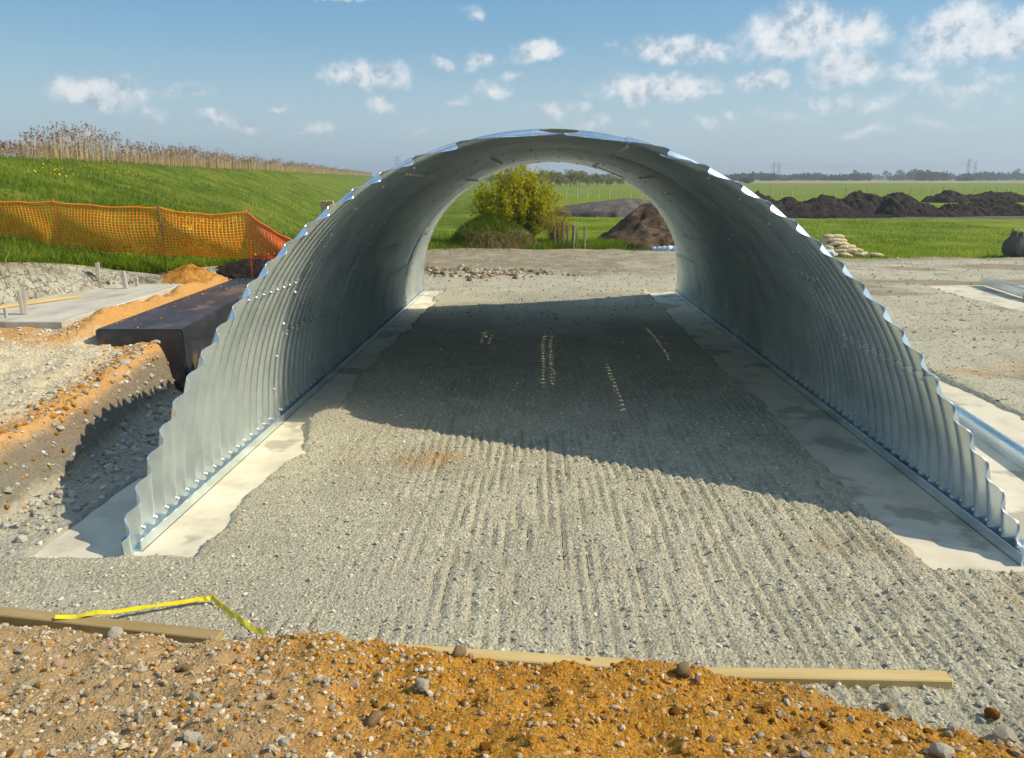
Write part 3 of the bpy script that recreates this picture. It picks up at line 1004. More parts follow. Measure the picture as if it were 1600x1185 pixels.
# broken clay and stones along the foot of the bank and in the trench
r = np.random.default_rng(12)
n = 700
y = r.uniform(5.6, 10.6, n)
xt = np.interp(y, [4, 5.8, 7.1, 9.3, 10.6, 16], [-5.2, -4.55, -4.55, -4.93, -5.15, -5.3])
x = xt + r.normal(.05, .28, n)
s = .010 + .055 * r.random(n) ** 3
keep = x < -4.02
V, F, rn = scatter_vf(STONES1, np.stack([x, y, bkz(x, y) + s * .25], 1)[keep], s[keep], r)
tag(obj('clay_rubble', mk_mesh('clay_rubble', V, F, False, {'rnd': rn * .55}), 'stone_grey'), 'broken clay and stones along the foot of the trench bank', kind='stuff')
n = 3600
y = 5.3 + 5.4 * r.random(n)
x = r.uniform(-9, -4.0, n)
s = .005 + .034 * r.random(n) ** 4
V, F, rn = scatter_vf(STONES1, np.stack([x, y, bkz(x, y) + s * .2], 1), s, r)
tag(obj('bench_stones', mk_mesh('bench_stones', V, F, False, {'rnd': .45 + .55 * rn}), 'stone_grey'), 'small stones strewn over the earth bench and trench floor', kind='stuff')

n = 700
y = r.uniform(5.4, 10.3, n)
xt = np.interp(y, [4, 5.8, 7.1, 9.3, 10.6, 16], [-5.2, -4.55, -4.55, -4.93, -5.15, -5.3])
x = xt - .30 + r.normal(0, .22, n)
s = .006 + .036 * r.random(n) ** 4
V, F, rn = scatter_vf(STONES1, np.stack([x, y, bkz(x, y) + s * .15], 1), s, r)
tag(obj('bank_clods', mk_mesh('bank_clods', V, F, False, {'rnd': rn}), 'soil_clod'), 'orange clods and lumps along the broken rim of the trench bank', kind='stuff')

# clay cut behind the pale slab
base = [(-15, 9.9, .8), (-9.6, 11.3, .86), (-8.68, 12.0, .88), (-8.36, 13.5, .9), (-7.85, 14.4, .9), (-6.85, 14.72, .88), (-6.1, 15.75, .86), (-5.3, 16.3, .8), (-4.2, 16.6, .6)]
top = []
for (px, py, Yd), b_ in zip([(None, 0, 0), (-45, 410, 12.15), (0, 410, 12.6), (95, 411, 14.0), (175, 421, 15.0), (240, 428, 15.3), (310, 418, 16.3), (372, 413, 16.9), (430, 412, 17.2)], base):
    top.append((-15, 10.9, 1.55) if px is None else tuple(at(px, py, Yd)))
base, top = np.array(base), np.array(top)
ts = np.linspace(0, 8, 420)
ki = np.arange(9)
rows = 34
B = np.stack([np.interp(ts, ki, base[:, i]) for i in range(3)], 1)
T = np.stack([np.interp(ts, ki, top[:, i]) for i in range(3)], 1)
v = np.linspace(0, 1, rows)
prof = v[:, None] ** 1.5                      # steep foot, rounding over at the top
X = B[None, :, 0] + (T - B)[None, :, 0] * prof
Y = B[None, :, 1] + (T - B)[None, :, 1] * prof
Z = B[None, :, 2] - .08 + (T - B)[None, :, 2] * v[:, None] ** .8 + .08 * v[:, None]
arc = ts * 1.6
A2, V2 = np.meshgrid(arc, v)
bulge = .16 * fbm(A2, V2 * .8, 1.6, 4, 131) + .10 * fbm(A2, V2, 5.0, 4, 141) + .03 * fbm(A2, V2 * 2, 14, 3, 142)
fade = np.sin(np.clip(V2, 0, 1) * np.pi) ** .5
Y = Y - bulge * fade * .9
X = X + bulge * fade * .6
tag(obj('clay_bank', grid_mesh('clay_bank', X, Y, Z), 'clay'), 'cut face of pale grey clay below the grass', kind='structure')

# grass bank: level top behind the cut, then the long flood bank
FRX, FRY, FRZ = top[:, 0], top[:, 1], top[:, 2]


def crest_x(y):
    return -15.0 - .18 * np.asarray(y, float)


def emb_h(x, y):
    yf = np.interp(x, FRX, FRY)
    zf = np.interp(x, FRX, FRZ)
    n1 = fbm(x, y, .22, 4, 151)
    n2 = fbm(x, y, 1.3, 4, 161)
    lev = zf + (1.5 - zf) * ss(y - yf, 0, 2.2)
    lev = lev + (-.36 - lev) * ss(x + .35 * (y - 20), -8.5, -4.5) * ss(y, 18, 22)
    lev = lev + (-.30 - lev) * ss(y, 20, 55) * .8
    cx = crest_x(y)
    wdt = 8.0 + .02 * y
    t = lin((cx + wdt - x) / wdt, 0, 1)
    z = lev + (3.6 - lev) * (t * .85 + .15 * t * t * (3 - 2 * t))
    back = lin((cx - 1.2 - x) / 3.0, 0, 1)
    z = z - back * 1.1
    z = z + (.14 * n1 + .09 * n2) * ss(y - yf, 0, .6)
    return z


colx = np.concatenate([np.linspace(-130, -40, 40), np.linspace(-39, -3.75, 240)])
tt = np.concatenate([np.linspace(0, 1, 90) * 12, 12 + np.geomspace(.2, 400, 110)])
X, TT = np.meshgrid(colx, tt)
Y = np.interp(X, FRX, FRY) - .02 + TT
Z = emb_h(X, Y)
tag(obj('grass_embankment', grid_mesh('grass_embankment', X, Y, Z), 'bank_grass'), 'long grassy flood bank on the left', kind='structure')


def scatter_grass(name, n, gen_xy, zf, hr, wr, lean, seed, mat, label, seg2=False, clump=0, parent=None):
    r = np.random.default_rng(seed)
    x, y = gen_xy(r, n)
    if clump:
        nc = fbm(x, y, clump, 3, seed)
        k = r.random(len(x)) < (ss(nc, .12, .6) if mat == 'dry_grass' else ss(nc, -.7, .4))
        x, y = x[k], y[k]
    z = zf(x, y) - .01
    h = r.uniform(hr[0], hr[1], len(x)) * (.75 + .5 * vnoise(x * 1.1, y * 1.1, seed + 1))
    w = r.uniform(wr[0], wr[1], len(x))
    V, F, rn = blades_vf(np.stack([x, y, z], 1), h, w, np.clip(np.abs(r.normal(lean, .22, len(x))), 0, .95), r, seg2=seg2)
    # clumps share a tone
    nv = 5 if seg2 else 3
    tone = np.repeat(.4 * vnoise(x * 1.7, y * 1.7, seed + 2) + .6 * np.clip(.5 + 1.3 * fbm(x, y, .30, 4, seed + 3), 0, 1), nv)
    rn = np.clip(.4 * rn + .6 * tone + .05, 0, 1)
    return tag(obj(name, mk_mesh(name, V, F, False, {'rnd': rn}), mat, parent), label, kind='stuff')


def gen_emb(r, n):
    d = 12.3 * (1 + 7 * r.random(n) ** 2.2)
    a = R_(-40) + R_(36) * r.random(n)
    x, y = d * np.tan(a), d
    k = (y > np.interp(x, FRX, FRY) + .02) & (x > crest_x(y) - 1.0) & (x < -4.0)
    return x[k], y[k]


scatter_grass('bank_grass_blades', 150000, gen_emb, emb_h, (.10, .26), (.012, .03), .45, 21, 'bank_blade', 'rough green grass covering the flood bank')


def gen_lip(r, n):
    x = r.uniform(-12, -4.3, n)
    y = np.interp(x, FRX, FRY) + np.abs(r.normal(0, .5, n)) - .03
    return x, y


scatter_grass('lip_grass_blades', 16000, gen_lip, emb_h, (.12, .28), (.008, .018), .5, 22, 'grass_blade', 'bright grass along the top of the clay cut', True)
scatter_grass('dry_bank_blades', 30000, gen_emb, emb_h, (.12, .32), (.010, .024), .5, 25, 'dry_grass', 'dry straw tufts mixed into the flood bank grass', clump=.45)
# yellow flowers dotted over the bank
r = np.random.default_rng(23)
P = []
for px, py, Yd in [(78, 273, 27), (97, 268, 29), (285, 282, 24), (264, 290, 20), (228, 287, 21), (210, 263, 36), (336, 281, 26), (425, 337, 17), (512, 282, 35), (300, 292, 19), (75, 276, 26), (100, 270, 28), (150, 262, 33), (360, 300, 20)]:
    p = at(px, py, Yd)
    for _ in range(r.integers(8, 26)):
        x, y = p.x + r.normal(0, .35), p.y + r.normal(0, .5)
        P.append((x, y, float(emb_h(np.array(x), np.array(y))) + r.uniform(.15, .3)))
P = np.array(P)
V, F, rn = leaves_vf(P, r.uniform(.02, .045, len(P)), r, .9)
tag(obj('yellow_flowers', mk_mesh('yellow_flowers', V, F, False, {'rnd': rn}), 'flower'), 'small yellow flowers dotted over the flood bank', kind='stuff')

# dry reeds behind the crest
r = np.random.default_rng(24)
n = 32000
y = 23 * (1 + 22 * r.random(n) ** 2.5)
x = crest_x(y) - 1.6 - 4.5 * r.random(n)
dn = fbm(x, y, .30, 3, 171)
hgt = r.uniform(1.5, 2.05, n) * (1 + .22 * dn) * np.interp(y, [30, 36, 38.5, 46, 52, 70, 240, 500], [.5, .75, 1.22, 1.10, .95, 1.0, 1.05, 1.2])
keep = (r.random(n) < np.interp(y, [30, 36.5, 39, 60, 200], [.03, .10, .55, .8, 1])) & (y > 24)
x, y, hgt = x[keep], y[keep], hgt[keep]
z = emb_h(x, y) - .05
P = np.stack([x, y, z], 1)
lean = np.clip(np.abs(r.normal(.10, .08, len(x))), 0, .5)
aa = r.normal(.4, .9, len(x))
V, F, rn = blades_vf(P, hgt, r.uniform(.012, .026, len(x)) * np.interp(y, [24, 120, 400], [1, 2.2, 5]), lean, r, az=aa, seg2=True)
tag(obj('reed_stems', mk_mesh('reed_stems', V, F, False, {'rnd': rn}), 'reed'), 'dry straw coloured reed stems behind the flood bank', kind='stuff')
tipd = np.stack([np.cos(aa), np.sin(aa), np.zeros(len(x))], 1)
tip = P + np.array([0, 0, 1.0]) * (hgt * np.sqrt(1 - lean ** 2))[:, None] + tipd * (hgt * lean)[:, None]
k = r.random(len(x)) < .8
tp, td = tip[k], tipd[k]
m6 = 6
PP = np.repeat(tp, m6, 0) + np.repeat(td, m6, 0) * r.uniform(-.02, .10, (len(tp) * m6, 1)) + r.normal(0, .028, (len(tp) * m6, 3)) + np.array([0, 0, 1]) * r.uniform(-.26, .04, (len(tp) * m6, 1))
V, F, rn = leaves_vf(PP, r.uniform(.04, .085, len(PP)), r, .4)
tag(obj('reed_plumes', mk_mesh('reed_plumes', V, F, False, {'rnd': rn}), 'reed_plume'), 'brown feathery plumes of the reeds above the flood bank', kind='stuff')

# ------------------------------------------------------------------ road shoulder in the foreground
SX = [-6, -3.47, -2.9, -2.15, -1.46, -.54, .24, .99, 1.49, 1.95, 2.51, 3.2, 5]
SY = [4.36, 4.34, 4.28, 4.17, 4.30, 4.08, 3.99, 3.98, 3.82, 3.58, 3.36, 3.15, 2.6]


def soil_h(x, y):
    n1 = fbm(x, y, 1.3, 4, 201)
    n2 = fbm(x, y, 5.5, 4, 211)
    n3 = fbm(x, y, 19, 3, 221)
    d = np.interp(x, SX, SY) + .06 * n1 + .05 * n2 - y
    z = -.05 + .17 * ss(d, -.06, .14) + .26 * np.clip(d, 0, 4) + .04 * n1 + .045 * n2 * ss(d, 0, .3) + .020 * n3
    return z


xs = np.arange(-4.4, 4.0, .0145)
ysf = np.arange(1.6, 4.75, .0145)
X, Y = np.meshgrid(xs, ysf)
Z = soil_h(X, Y) + .007 * (np.random.default_rng(31).random(X.shape) - .5)
grey = np.clip(1 - ss(X + .8 * fbm(X, Y, .9, 3, 230) + .55 * (Y - 3.4), -2.1, -.5), 0, 1)
tag(obj('soil_shoulder', grid_mesh('soil_shoulder', X, Y, Z, {'grey': grey}), 'orange_soil'), 'stony orange soil shoulder in the foreground', kind='structure')
# the same bank carries on under and behind the viewer
xs, ysf = np.arange(-14, 14.1, .5), np.arange(-12, 1.7, .35)
X, Y = np.meshgrid(xs, ysf)
Z = np.minimum(soil_h(X, Y), 1.25) - .01
tag(obj('road_bank', grid_mesh('road_bank', X, Y, Z, {'grey': np.zeros_like(X)}), 'orange_soil'), 'earth road bank the view is taken from', kind='structure')
r = np.random.default_rng(33)
n = 5200
x = r.uniform(-4.2, 3.6, n)
y = np.interp(x, SX, SY) + .10 - 2.3 * r.random(n) ** 1.2
s = .004 + .020 * r.random(n) ** 3.2
V, F, rn = scatter_vf(STONES1, np.stack([x, y, soil_h(x, y) + s * .25], 1), s, r)
rn = np.clip(rn + .35 * (V[:, 0] < -.8) * np.repeat(1, len(rn)) * .6, 0, 1)
tag(obj('soil_stones', mk_mesh('soil_stones', V, F, False, {'rnd': rn}), 'stone_mixed'), 'small mixed stones embedded in the orange soil shoulder', kind='stuff')
n = 2800
x = -.4 - 3.8 * r.random(n) ** .8
y = np.interp(x, SX, SY) + .06 - 2.0 * r.random(n) ** 1.1
s = .005 + .020 * r.random(n) ** 2.6
V, F, rn = scatter_vf(STONES1, np.stack([x, y, soil_h(x, y) + s * .25], 1), s, r)
tag(obj('pale_soil_stones', mk_mesh('pale_soil_stones', V, F, False, {'rnd': rn}), 'stone_buff'), 'small pale stones crowding the left half of the soil shoulder', kind='stuff')
n = 5200
x = r.uniform(-3.0, 3.4, n)
y = np.interp(x, SX, SY) + .06 - 2.0 * r.random(n) ** 1.1
s = .004 + .019 * r.random(n) ** 3
k = (x > -1.8) | (r.random(n) < .3)
V, F, rn = scatter_vf(STONES1, np.stack([x, y, soil_h(x, y) + s * .1], 1)[k], s[k], r)
tag(obj('soil_clods', mk_mesh('soil_clods', V, F, False, {'rnd': rn}), 'soil_clod'), 'crumbled orange soil clods on the foreground shoulder', kind='stuff')

# ------------------------------------------------------------------ left side things
def quad_block(name, pts, z0, z1, mat, label, cat, bev=.015):
    bm = bmesh.new()
    vs = [bm.verts.new((x, y, z0)) for x, y in pts]
    f = bm.faces.new(vs)
    e = bmesh.ops.extrude_face_region(bm, geom=[f])
    bmesh.ops.translate(bm, verts=[g for g in e['geom'] if isinstance(g, bmesh.types.BMVert)], vec=(0, 0, z1 - z0))
    bmesh.ops.bevel(bm, geom=[ed for ed in bm.edges], offset=bev, segments=2, affect='EDGES')
    return tag(obj(name, bm_to_mesh(bm, name), mat), label, cat)


quad_block('concrete_block', [(-6.02, 10.05), (-4.83, 10.09), (-5.42, 16.0), (-6.22, 15.6)], -.3, .9, 'bitumen_concrete',
           'long black bitumen-coated concrete block beside the left flank of the culvert', 'concrete block', .02)
slab('concrete_slab', [(-9.9, 10.58), (-6.82, 10.60), (-6.83, 14.62), (-9.9, 14.62)], .9, .26, 'pale_concrete',
     'pale concrete slab with stakes below the clay cut', 'slab', rough=.015, seed=5)


r = np.random.default_rng(66)
n = 170
u, v = r.random(n) ** 1.6, r.random(n)
x = -5.98 + u * .7 - .06 * v * 5 * .1
y = 10.15 + v * 5.3
x = x - (y - 10) * .035
s = .005 + .02 * r.random(n) ** 4
V, F, rn = scatter_vf(STONES1, np.stack([x, y, np.full(n, .9) + s * .2], 1), s, r)
tag(obj('block_crumbs', mk_mesh('block_crumbs', V, F, False, {'rnd': rn}), 'soil_clod'), 'crumbs of orange soil left on the black concrete block', kind='stuff')


def stake(px, py, Yd, h, w, label, lean=0.0, mat='stake_wood', foot=False):
    p = at(px, py, Yd)
    t = thing('stake', label, 'stake', (p.x, p.y, .9), (R_(lean * .4), R_(lean), random.uniform(0, 1)), 'stakes on the pale slab')
    bm = bmesh.new()
    bmesh.ops.create_cube(bm, size=1)
    for v in bm.verts:
        k = 1.0 if v.co.z < 0 else .92
        v.co = Vector((v.co.x * w * k, v.co.y * w * k, (v.co.z + .5) * h + (.02 if v.co.x > 0 and v.co.z > 0 else 0)))
    bmesh.ops.bevel(bm, geom=bm.edges[:], offset=w * .08, segments=1, affect='EDGES')
    obj('post', bm_to_mesh(bm, 'post'), mat, t)
    if foot:
        obj('base_plate', bevel_box('base_plate', .16, .12, .03, .005), 'stake_wood', t)
    return t


stake(156, 448, 14.2, .44, .075, 'tallest pale stake standing at the back of the slab against the clay', 1, foot=True)
stake(197, 451, 13.96, .31, .075, 'leaning pale stake to the right of the tallest stake', -4)
stake(174, 448, 14.21, .14, .05, 'short pale peg with a plate between the two tall back stakes', 0, foot=True)
stake(214, 447, 14.25, .16, .05, 'short pale peg at the right end of the row along the clay', 3)
stake(42, 492, 11.15, .40, .05, 'grey stake at the front of the slab, the taller of a pair', 1)
stake(36, 492, 11.22, .34, .05, 'grey stake at the front of the slab, the shorter of a pair', -2)
stake(10, 497, 10.87, .14, .04, 'small grey peg at the left edge of the slab in front of the plank', 0)
pa, pb = Vector((-8.75, 10.98, .90)), Vector((-7.87, 12.86, .90))
tag(obj('plank', bevel_box('plank', (pb - pa).length, .09, .045, .004, 6, .006, 3), 'new_wood', None, ((pa + pb) / 2 + Vector((0, 0, .003))), (0, 0, math.atan2(pb.y - pa.y, pb.x - pa.x))),
    'yellowish timber plank lying on the pale slab behind the front stakes', 'plank')


def heap(name, cx, cy, rx, ry, h, mat, label, cat='soil heap', seed=0, rough=.35, base=0.0, res=64, power=1.0, profile=None, rotz=0, rocks=0, sink=.15, **kw):
    """tipped heap: height field over an ellipse, with clods"""
    u = np.linspace(-1.15, 1.15, res)
    X, Y = np.meshgrid(u, u)
    d = np.sqrt(X * X + Y * Y) + .16 * fbm(X, Y, 2.2, 3, seed)
    hh = np.clip(1 - d, 0, 1) ** power
    if profile is not None:
        hh = hh * profile(X, Y)
    wx, wy = X * rx, Y * ry
    sc = 1.0 / max(h, .3)
    Z = h * hh + h * rough * (.20 * fbm(wx, wy, 1.1 * sc, 4, seed + 5) + .11 * fbm(wx, wy, 4.0 * sc, 4, seed + 6)) * ss(hh, 0, .25) - sink * (1 - ss(hh, 0, .08))
    me = grid_mesh(name, wx, wy, Z)
    o = obj(name, me, mat, None, (cx, cy, base), (0, 0, rotz))
    return tag(o, label, cat, **kw)


p = at(285, 437, 15.75)
heap('sand_heap', -7.05, 15.25, .75, .55, .36, 'orange_sand', 'small heap of orange sand at the right end of the clay cut', 'sand heap', 301, .6, base=.88)
heap('soil_heap', -5.75, 16.35, 1.35, .75, .46, 'dark_soil', 'low dark brown soil heap between the sand heap and the culvert', 'soil heap', 302, .8, base=.88, power=.7)

# ---- orange mesh fence
fence = thing('mesh_fence', 'sagging orange plastic mesh safety fence across the grass bank', 'fence', (0, 0, 0))
FP = [(-70, 314, 388, 15.2), (-2, 314, 389, 15.25), (97, 316, 393, 15.3), (256, 325, 397, 15.4), (392, 332, 403, 15.6), (460, 377, 408, 15.5)]
bays = []
for k, (px, pt, pb_, Yd) in enumerate(FP):
    g, tp_ = at(px, pb_, Yd), at(px, pt, Yd)
    hem = max(g.z, float(emb_h(np.array(g.x), np.array(g.y))) + .02)
    g.z = float(emb_h(np.array(g.x), np.array(g.y)))
    tp_ = Vector((g.x, g.y, tp_.z))
    bays.append((Vector((g.x, g.y, hem)), tp_))
    lean_ = Vector((random.uniform(-.03, .03), random.uniform(-.02, .02), 0))
    V, F = tube_vf([g - Vector((0, 0, .25)), tp_ + Vector((0, 0, .06 if k < 5 else .02)) + lean_], .011, 7)
    obj('post', mk_mesh('post', V, F), 'red_net' if k in (4, 2) else 'rusty_steel', fence)
rr = random.Random(4)
for k in range(len(bays) - 1):
    (g0, t0), (g1, t1) = bays[k], bays[k + 1]
    L = (g1 - g0).length
    sag = (.02, .02, .03, .08, .03)[k]
    belly = (.05, .05, .10, .22, .10)[k]
    ph = rr.uniform(0, 6)

    def S(u, v):
        b_ = g0.lerp(g1, u)
        b_ = Vector((b_.x, b_.y, max(b_.z, float(emb_h(np.array(b_.x), np.array(b_.y))) + .015)))
        t_ = t0.lerp(t1, u) - Vector((0, 0, sag * math.sin(math.pi * u)))
        p_ = b_.lerp(t_, v)
        bl = belly * math.sin(math.pi * u) * math.sin(math.pi * min(1, v * 1.1)) + .018 * math.sin(9 * u + 5 * v + ph) * (1 - v)
        return p_ + Vector((.06 * math.sin(3.1 * v + ph) * math.sin(math.pi * u), -bl, -.01 * math.sin(14 * u + 4 * v + ph)))
    nu, nv = max(10, int(L / .066)), 16
    uu = [i / nu for i in range(nu + 1)]
    strands = [tube_vf([S(u, j / nv) for u in uu], .011 if 0 < j < nv else .016, 4, False) for j in range(nv + 1)]
    strands += [tube_vf([S(u, j / nv) for j in range(nv + 1)], .012, 4, False) for u in uu]
    V, F = join_vf(strands)
    obj('net', mk_mesh('net', V, F, False), 'red_net' if k == 4 else 'orange_net', fence)

# pair of short wooden posts on the bank, left of the culvert crown
for dx, nm in ((0, 'left'), (.17, 'right')):
    b_ = at(507.5, 338, 20)
    b_ = Vector((b_.x + dx, 20, float(emb_h(np.array(b_.x), np.array(20.0)))))
    me = bevel_box('wooden_post', .15, .10, at(510, 314, 20).z - b_.z + .15, .008)
    tag(obj('wooden_post', me, 'new_wood', None, b_ - Vector((0, 0, .15))), 'pale square wooden post on the bank, %s one of the pair against the culvert' % nm, 'post', 'pair of wooden posts')

# ------------------------------------------------------------------ foreground things
def timber(p, q, w, h, label, seed=0, mat='new_wood'):
    p, q = Vector(p), Vector(q)
    d = q - p
    me = bevel_box('timber', d.length, w, h, .007, 10, .004, seed)
    o = obj('timber', me, mat, None, (p + q) / 2, (0, -math.atan2(d.z, math.hypot(d.x, d.y)), math.atan2(d.y, d.x)))
    return tag(o, label, 'timber')


timber((-5.2, 4.62, .045), (-1.98, 4.185, .022), .10, .10, 'brown edge timber on the left under the yellow tape', 1, 'worn_wood')
timber((-1.2, 4.165, .0), (.78, 3.975, .01), .10, .10, 'half buried edge timber in the middle of the soil shoulder', 2)
timber((.86, 3.945, .005), (2.385, 3.93, .03), .10, .095, 'bright new edge timber with a clean sawn end on the right', 3)

# yellow tape, a loose band kinked into a peak
pts = [Vector((-3.1, 4.30, .155)), Vector((-2.86, 4.36, .155)), Vector((-2.55, 4.50, .13)), Vector((-2.30, 4.62, .115)), Vector((-2.22, 4.645, .115)),
       Vector((-2.12, 4.56, .10)), Vector((-1.92, 4.40, .09)), Vector((-1.70, 4.22, .115))]
rt = random.Random(9)
fine = []
for i in range(len(pts) - 1):
    for k in range(4):
        q = pts[i].lerp(pts[i + 1], k / 4)
        fine.append(q + Vector((0, 0, rt.uniform(-.006, .006) - .012 * math.sin(math.pi * k / 4))) + Vector((0, rt.uniform(-.006, .006), 0)))
fine.append(pts[-1])
rolls = [.35, .5, .25, .6, 1.2, 1.1, .7, .5]
rolls = [float(np.interp(i / 4, range(8), rolls)) + rt.uniform(-.25, .25) for i in range(len(fine))]
pts = fine
V, F = [], []
for i, p in enumerate(pts):
    t = (pts[min(i + 1, len(pts) - 1)] - pts[max(i - 1, 0)]).normalized()
    roll = rolls[i]
    side = (Vector((-t.y, t.x, 0)).normalized() * math.cos(roll) + Vector((0, 0, 1)) * math.sin(roll)) * .017
    nrm = t.cross(side).normalized() * .0015
    V += [tuple(p - side - nrm), tuple(p + side - nrm), tuple(p + side + nrm), tuple(p - side + nrm)]
for i in range(len(pts) - 1):
    for k in range(4):
        a, b2 = i * 4 + k, i * 4 + (k + 1) % 4
        F.append((a, b2, b2 + 4, a + 4))
F += [(3, 2, 1, 0), tuple(len(V) - 4 + k for k in range(4))]
tag(obj('yellow_tape', mk_mesh('yellow_tape', V, F, False), 'tape_yellow'), 'kinked yellow plastic tape lying over the left timber onto the gravel', 'tape')

# single rocks
m_noise('rock_pale', [(.3, (.34, .30, .23)), (.6, (.50, .46, .37)), (.8, (.62, .58, .49))], 9, 5, .85, .2, bump=(25, .6, .02))
m_noise('rock_grey', [(.3, (.28, .245, .18)), (.6, (.42, .375, .29)), (.8, (.52, .47, .37))], 9, 5, .85, .2, bump=(25, .6, .02))
m_noise('rock_orange', [(.3, (.22, .085, .012)), (.6, (.42, .18, .025)), (.8, (.52, .27, .06))], 7, 5, .95, .1, bump=(30, .9, .03))
m_noise('rock_pink', [(.3, (.36, .22, .16)), (.6, (.50, .34, .26)), (.8, (.58, .44, .36))], 9, 5, .8, .2, bump=(25, .5, .02))
m_noise('rock_brown', [(.3, (.18, .11, .05)), (.6, (.34, .24, .13)), (.8, (.44, .34, .21))], 9, 5, .9, .2, bump=(25, .7, .02))
ROCKM = {}


def rock_mesh(kind, i):
    key = (kind, i)
    if key not in ROCKM:
        V, F = STONES2[i]
        ROCKM[key] = mk_mesh('stone', V, F, kind in ('rock_orange', 'rock_brown'))
        ROCKM[key].materials.append(MATS[kind])
    return ROCKM[key]


def rock(x, y, s, kind, i, label, cat='stone', group=None, sink=.12):
    z = max(float(soil_h(np.array(x), np.array(y))), float(gz(np.array(x), np.array(y))))
    o = obj('stone', rock_mesh(kind, i), None, None, (x, y, z + s * (.62 - sink) * .8), (random.uniform(-.3, .3), random.uniform(-.3, .3), random.uniform(0, 6.28)), (s, s, s))
    return tag(o, label, cat, group)


def rock_at(px, py, s, kind, i, label, **kw):
    # find where the line of sight meets the shoulder or the gravel
    d = ray(px, py)
    t = 1.5
    while t < 12:
        p = Vector((0, 0, CAM_H)) + d * t
        if p.z < max(float(soil_h(np.array(p.x), np.array(p.y))), float(gz(np.array(p.x), np.array(p.y))) if p.y > 3 else -9):
            break
        t += .01
    return rock(p.x, p.y, s, kind, i, label, **kw)


rock_at(921, 1040, .045, 'rock_orange', 0, 'round orange lump on the soil edge above the middle timber')
rock_at(716, 1025, .050, 'rock_brown', 1, 'broad brown lump on the soil edge over the middle timber')
rock_at(1068, 1052, .062, 'rock_brown', 2, 'large angular brown stone on the soil edge just right of the middle timber')
rock_at(1548, 1122, .055, 'rock_orange', 3, 'bright orange lump lying alone on the gravel at the lower right')
rock_at(1570, 1160, .075, 'rock_grey', 4, 'grey boulder at the lower right edge of the soil')
rock_at(1470, 1182, .070, 'rock_pale', 5, 'pale rounded stone at the bottom edge near the right corner')
rock_at(1490, 1140, .035, 'rock_pale', 6, 'small pale stone on the soil edge below the right timber')
rock_at(182, 994, .050, 'rock_pale', 7, 'white stone against the left timber below the tape')
rock_at(378, 1000, .042, 'rock_pale', 0, 'white stone on the soil edge right of the left timber')
rock_at(320, 1000, .036, 'rock_grey', 3, 'grey stone at the right end of the left timber')
rock_at(1385, 1107, .034, 'rock_brown', 6, 'rusty brown stone on the slope below the right timber')
rock_at(758, 1170, .030, 'rock_orange', 5, 'reddish orange fragment in the soil at the bottom centre')
rock_at(585, 1130, .060, 'rock_brown', 4, 'largest brown stone in the middle of the soil shoulder')
rock_at(660, 1075, .045, 'rock_pale', 1, 'white stone in the soil below the middle timber')
rock_at(300, 1160, .055, 'rock_pale', 3, 'pale stone at the bottom left of the soil shoulder')
rock_at(555, 1072, .036, 'rock_pink', 2, 'pinkish stone on the soil left of the middle timber')
r = random.Random(55)
KN = {'rock_pale': 'pale stone', 'rock_grey': 'grey stone', 'rock_orange': 'orange clod', 'rock_pink': 'pinkish stone', 'rock_brown': 'brown stone'}
for k in range(120):
    px = r.uniform(0, 1600)
    py = r.uniform(np.interp(px, [0, 300, 480, 700, 900, 1100, 1250, 1400, 1600], [985, 1010, 995, 1020, 1050, 1062, 1090, 1125, 1170]), 1184)
    kd = r.choices(['rock_pale', 'rock_grey', 'rock_orange', 'rock_pink', 'rock_brown'], [5, 1.5, 2, 1, 5] if px < 800 else [2, .4, 5, .6, 4])[0]
    where = ['in the left corner', 'below the left timber', 'left of the middle timber', 'below the middle timber', 'between the middle and right timbers', 'below the right timber', 'in the right corner'][min(6, int(px / 229))]
    where += ', near the soil edge' if py < 1070 else (', half way down' if py < 1130 else ', near the bottom')
    lab = 'small ' + KN[kd] + ' in the soil ' + where
    rock_at(px, py, .014 + .019 * r.random() ** 2, kd, r.randrange(8), lab, group=lab, sink=.3)

# ------------------------------------------------------------------ beyond the culvert
GZ = -.33


def gen_rect(x0, x1, y0, y1, pw=1.6):
    def g(r, n):
        y = y0 + (y1 - y0) * r.random(n) ** pw
        x = r.uniform(x0, x1, n)
        k = y > edge_far(x) - .15 + .25 * r.normal(size=n)
        return x[k], y[k]
    return g


flat_z = lambda x, y: np.full_like(x, GZ)
scatter_grass('field_grass_blades', 90000, gen_rect(-6, 30, 31, 62), flat_z, (.07, .17), (.02, .045), .5, 41, 'grass_blade', 'short pasture grass beyond the gravel', clump=.35)

scatter_grass('dry_field_blades', 16000, gen_rect(-6, 30, 31, 62), flat_z, (.08, .2), (.016, .034), .5, 47, 'dry_grass', 'dry straw tufts scattered in the near pasture', clump=.3)

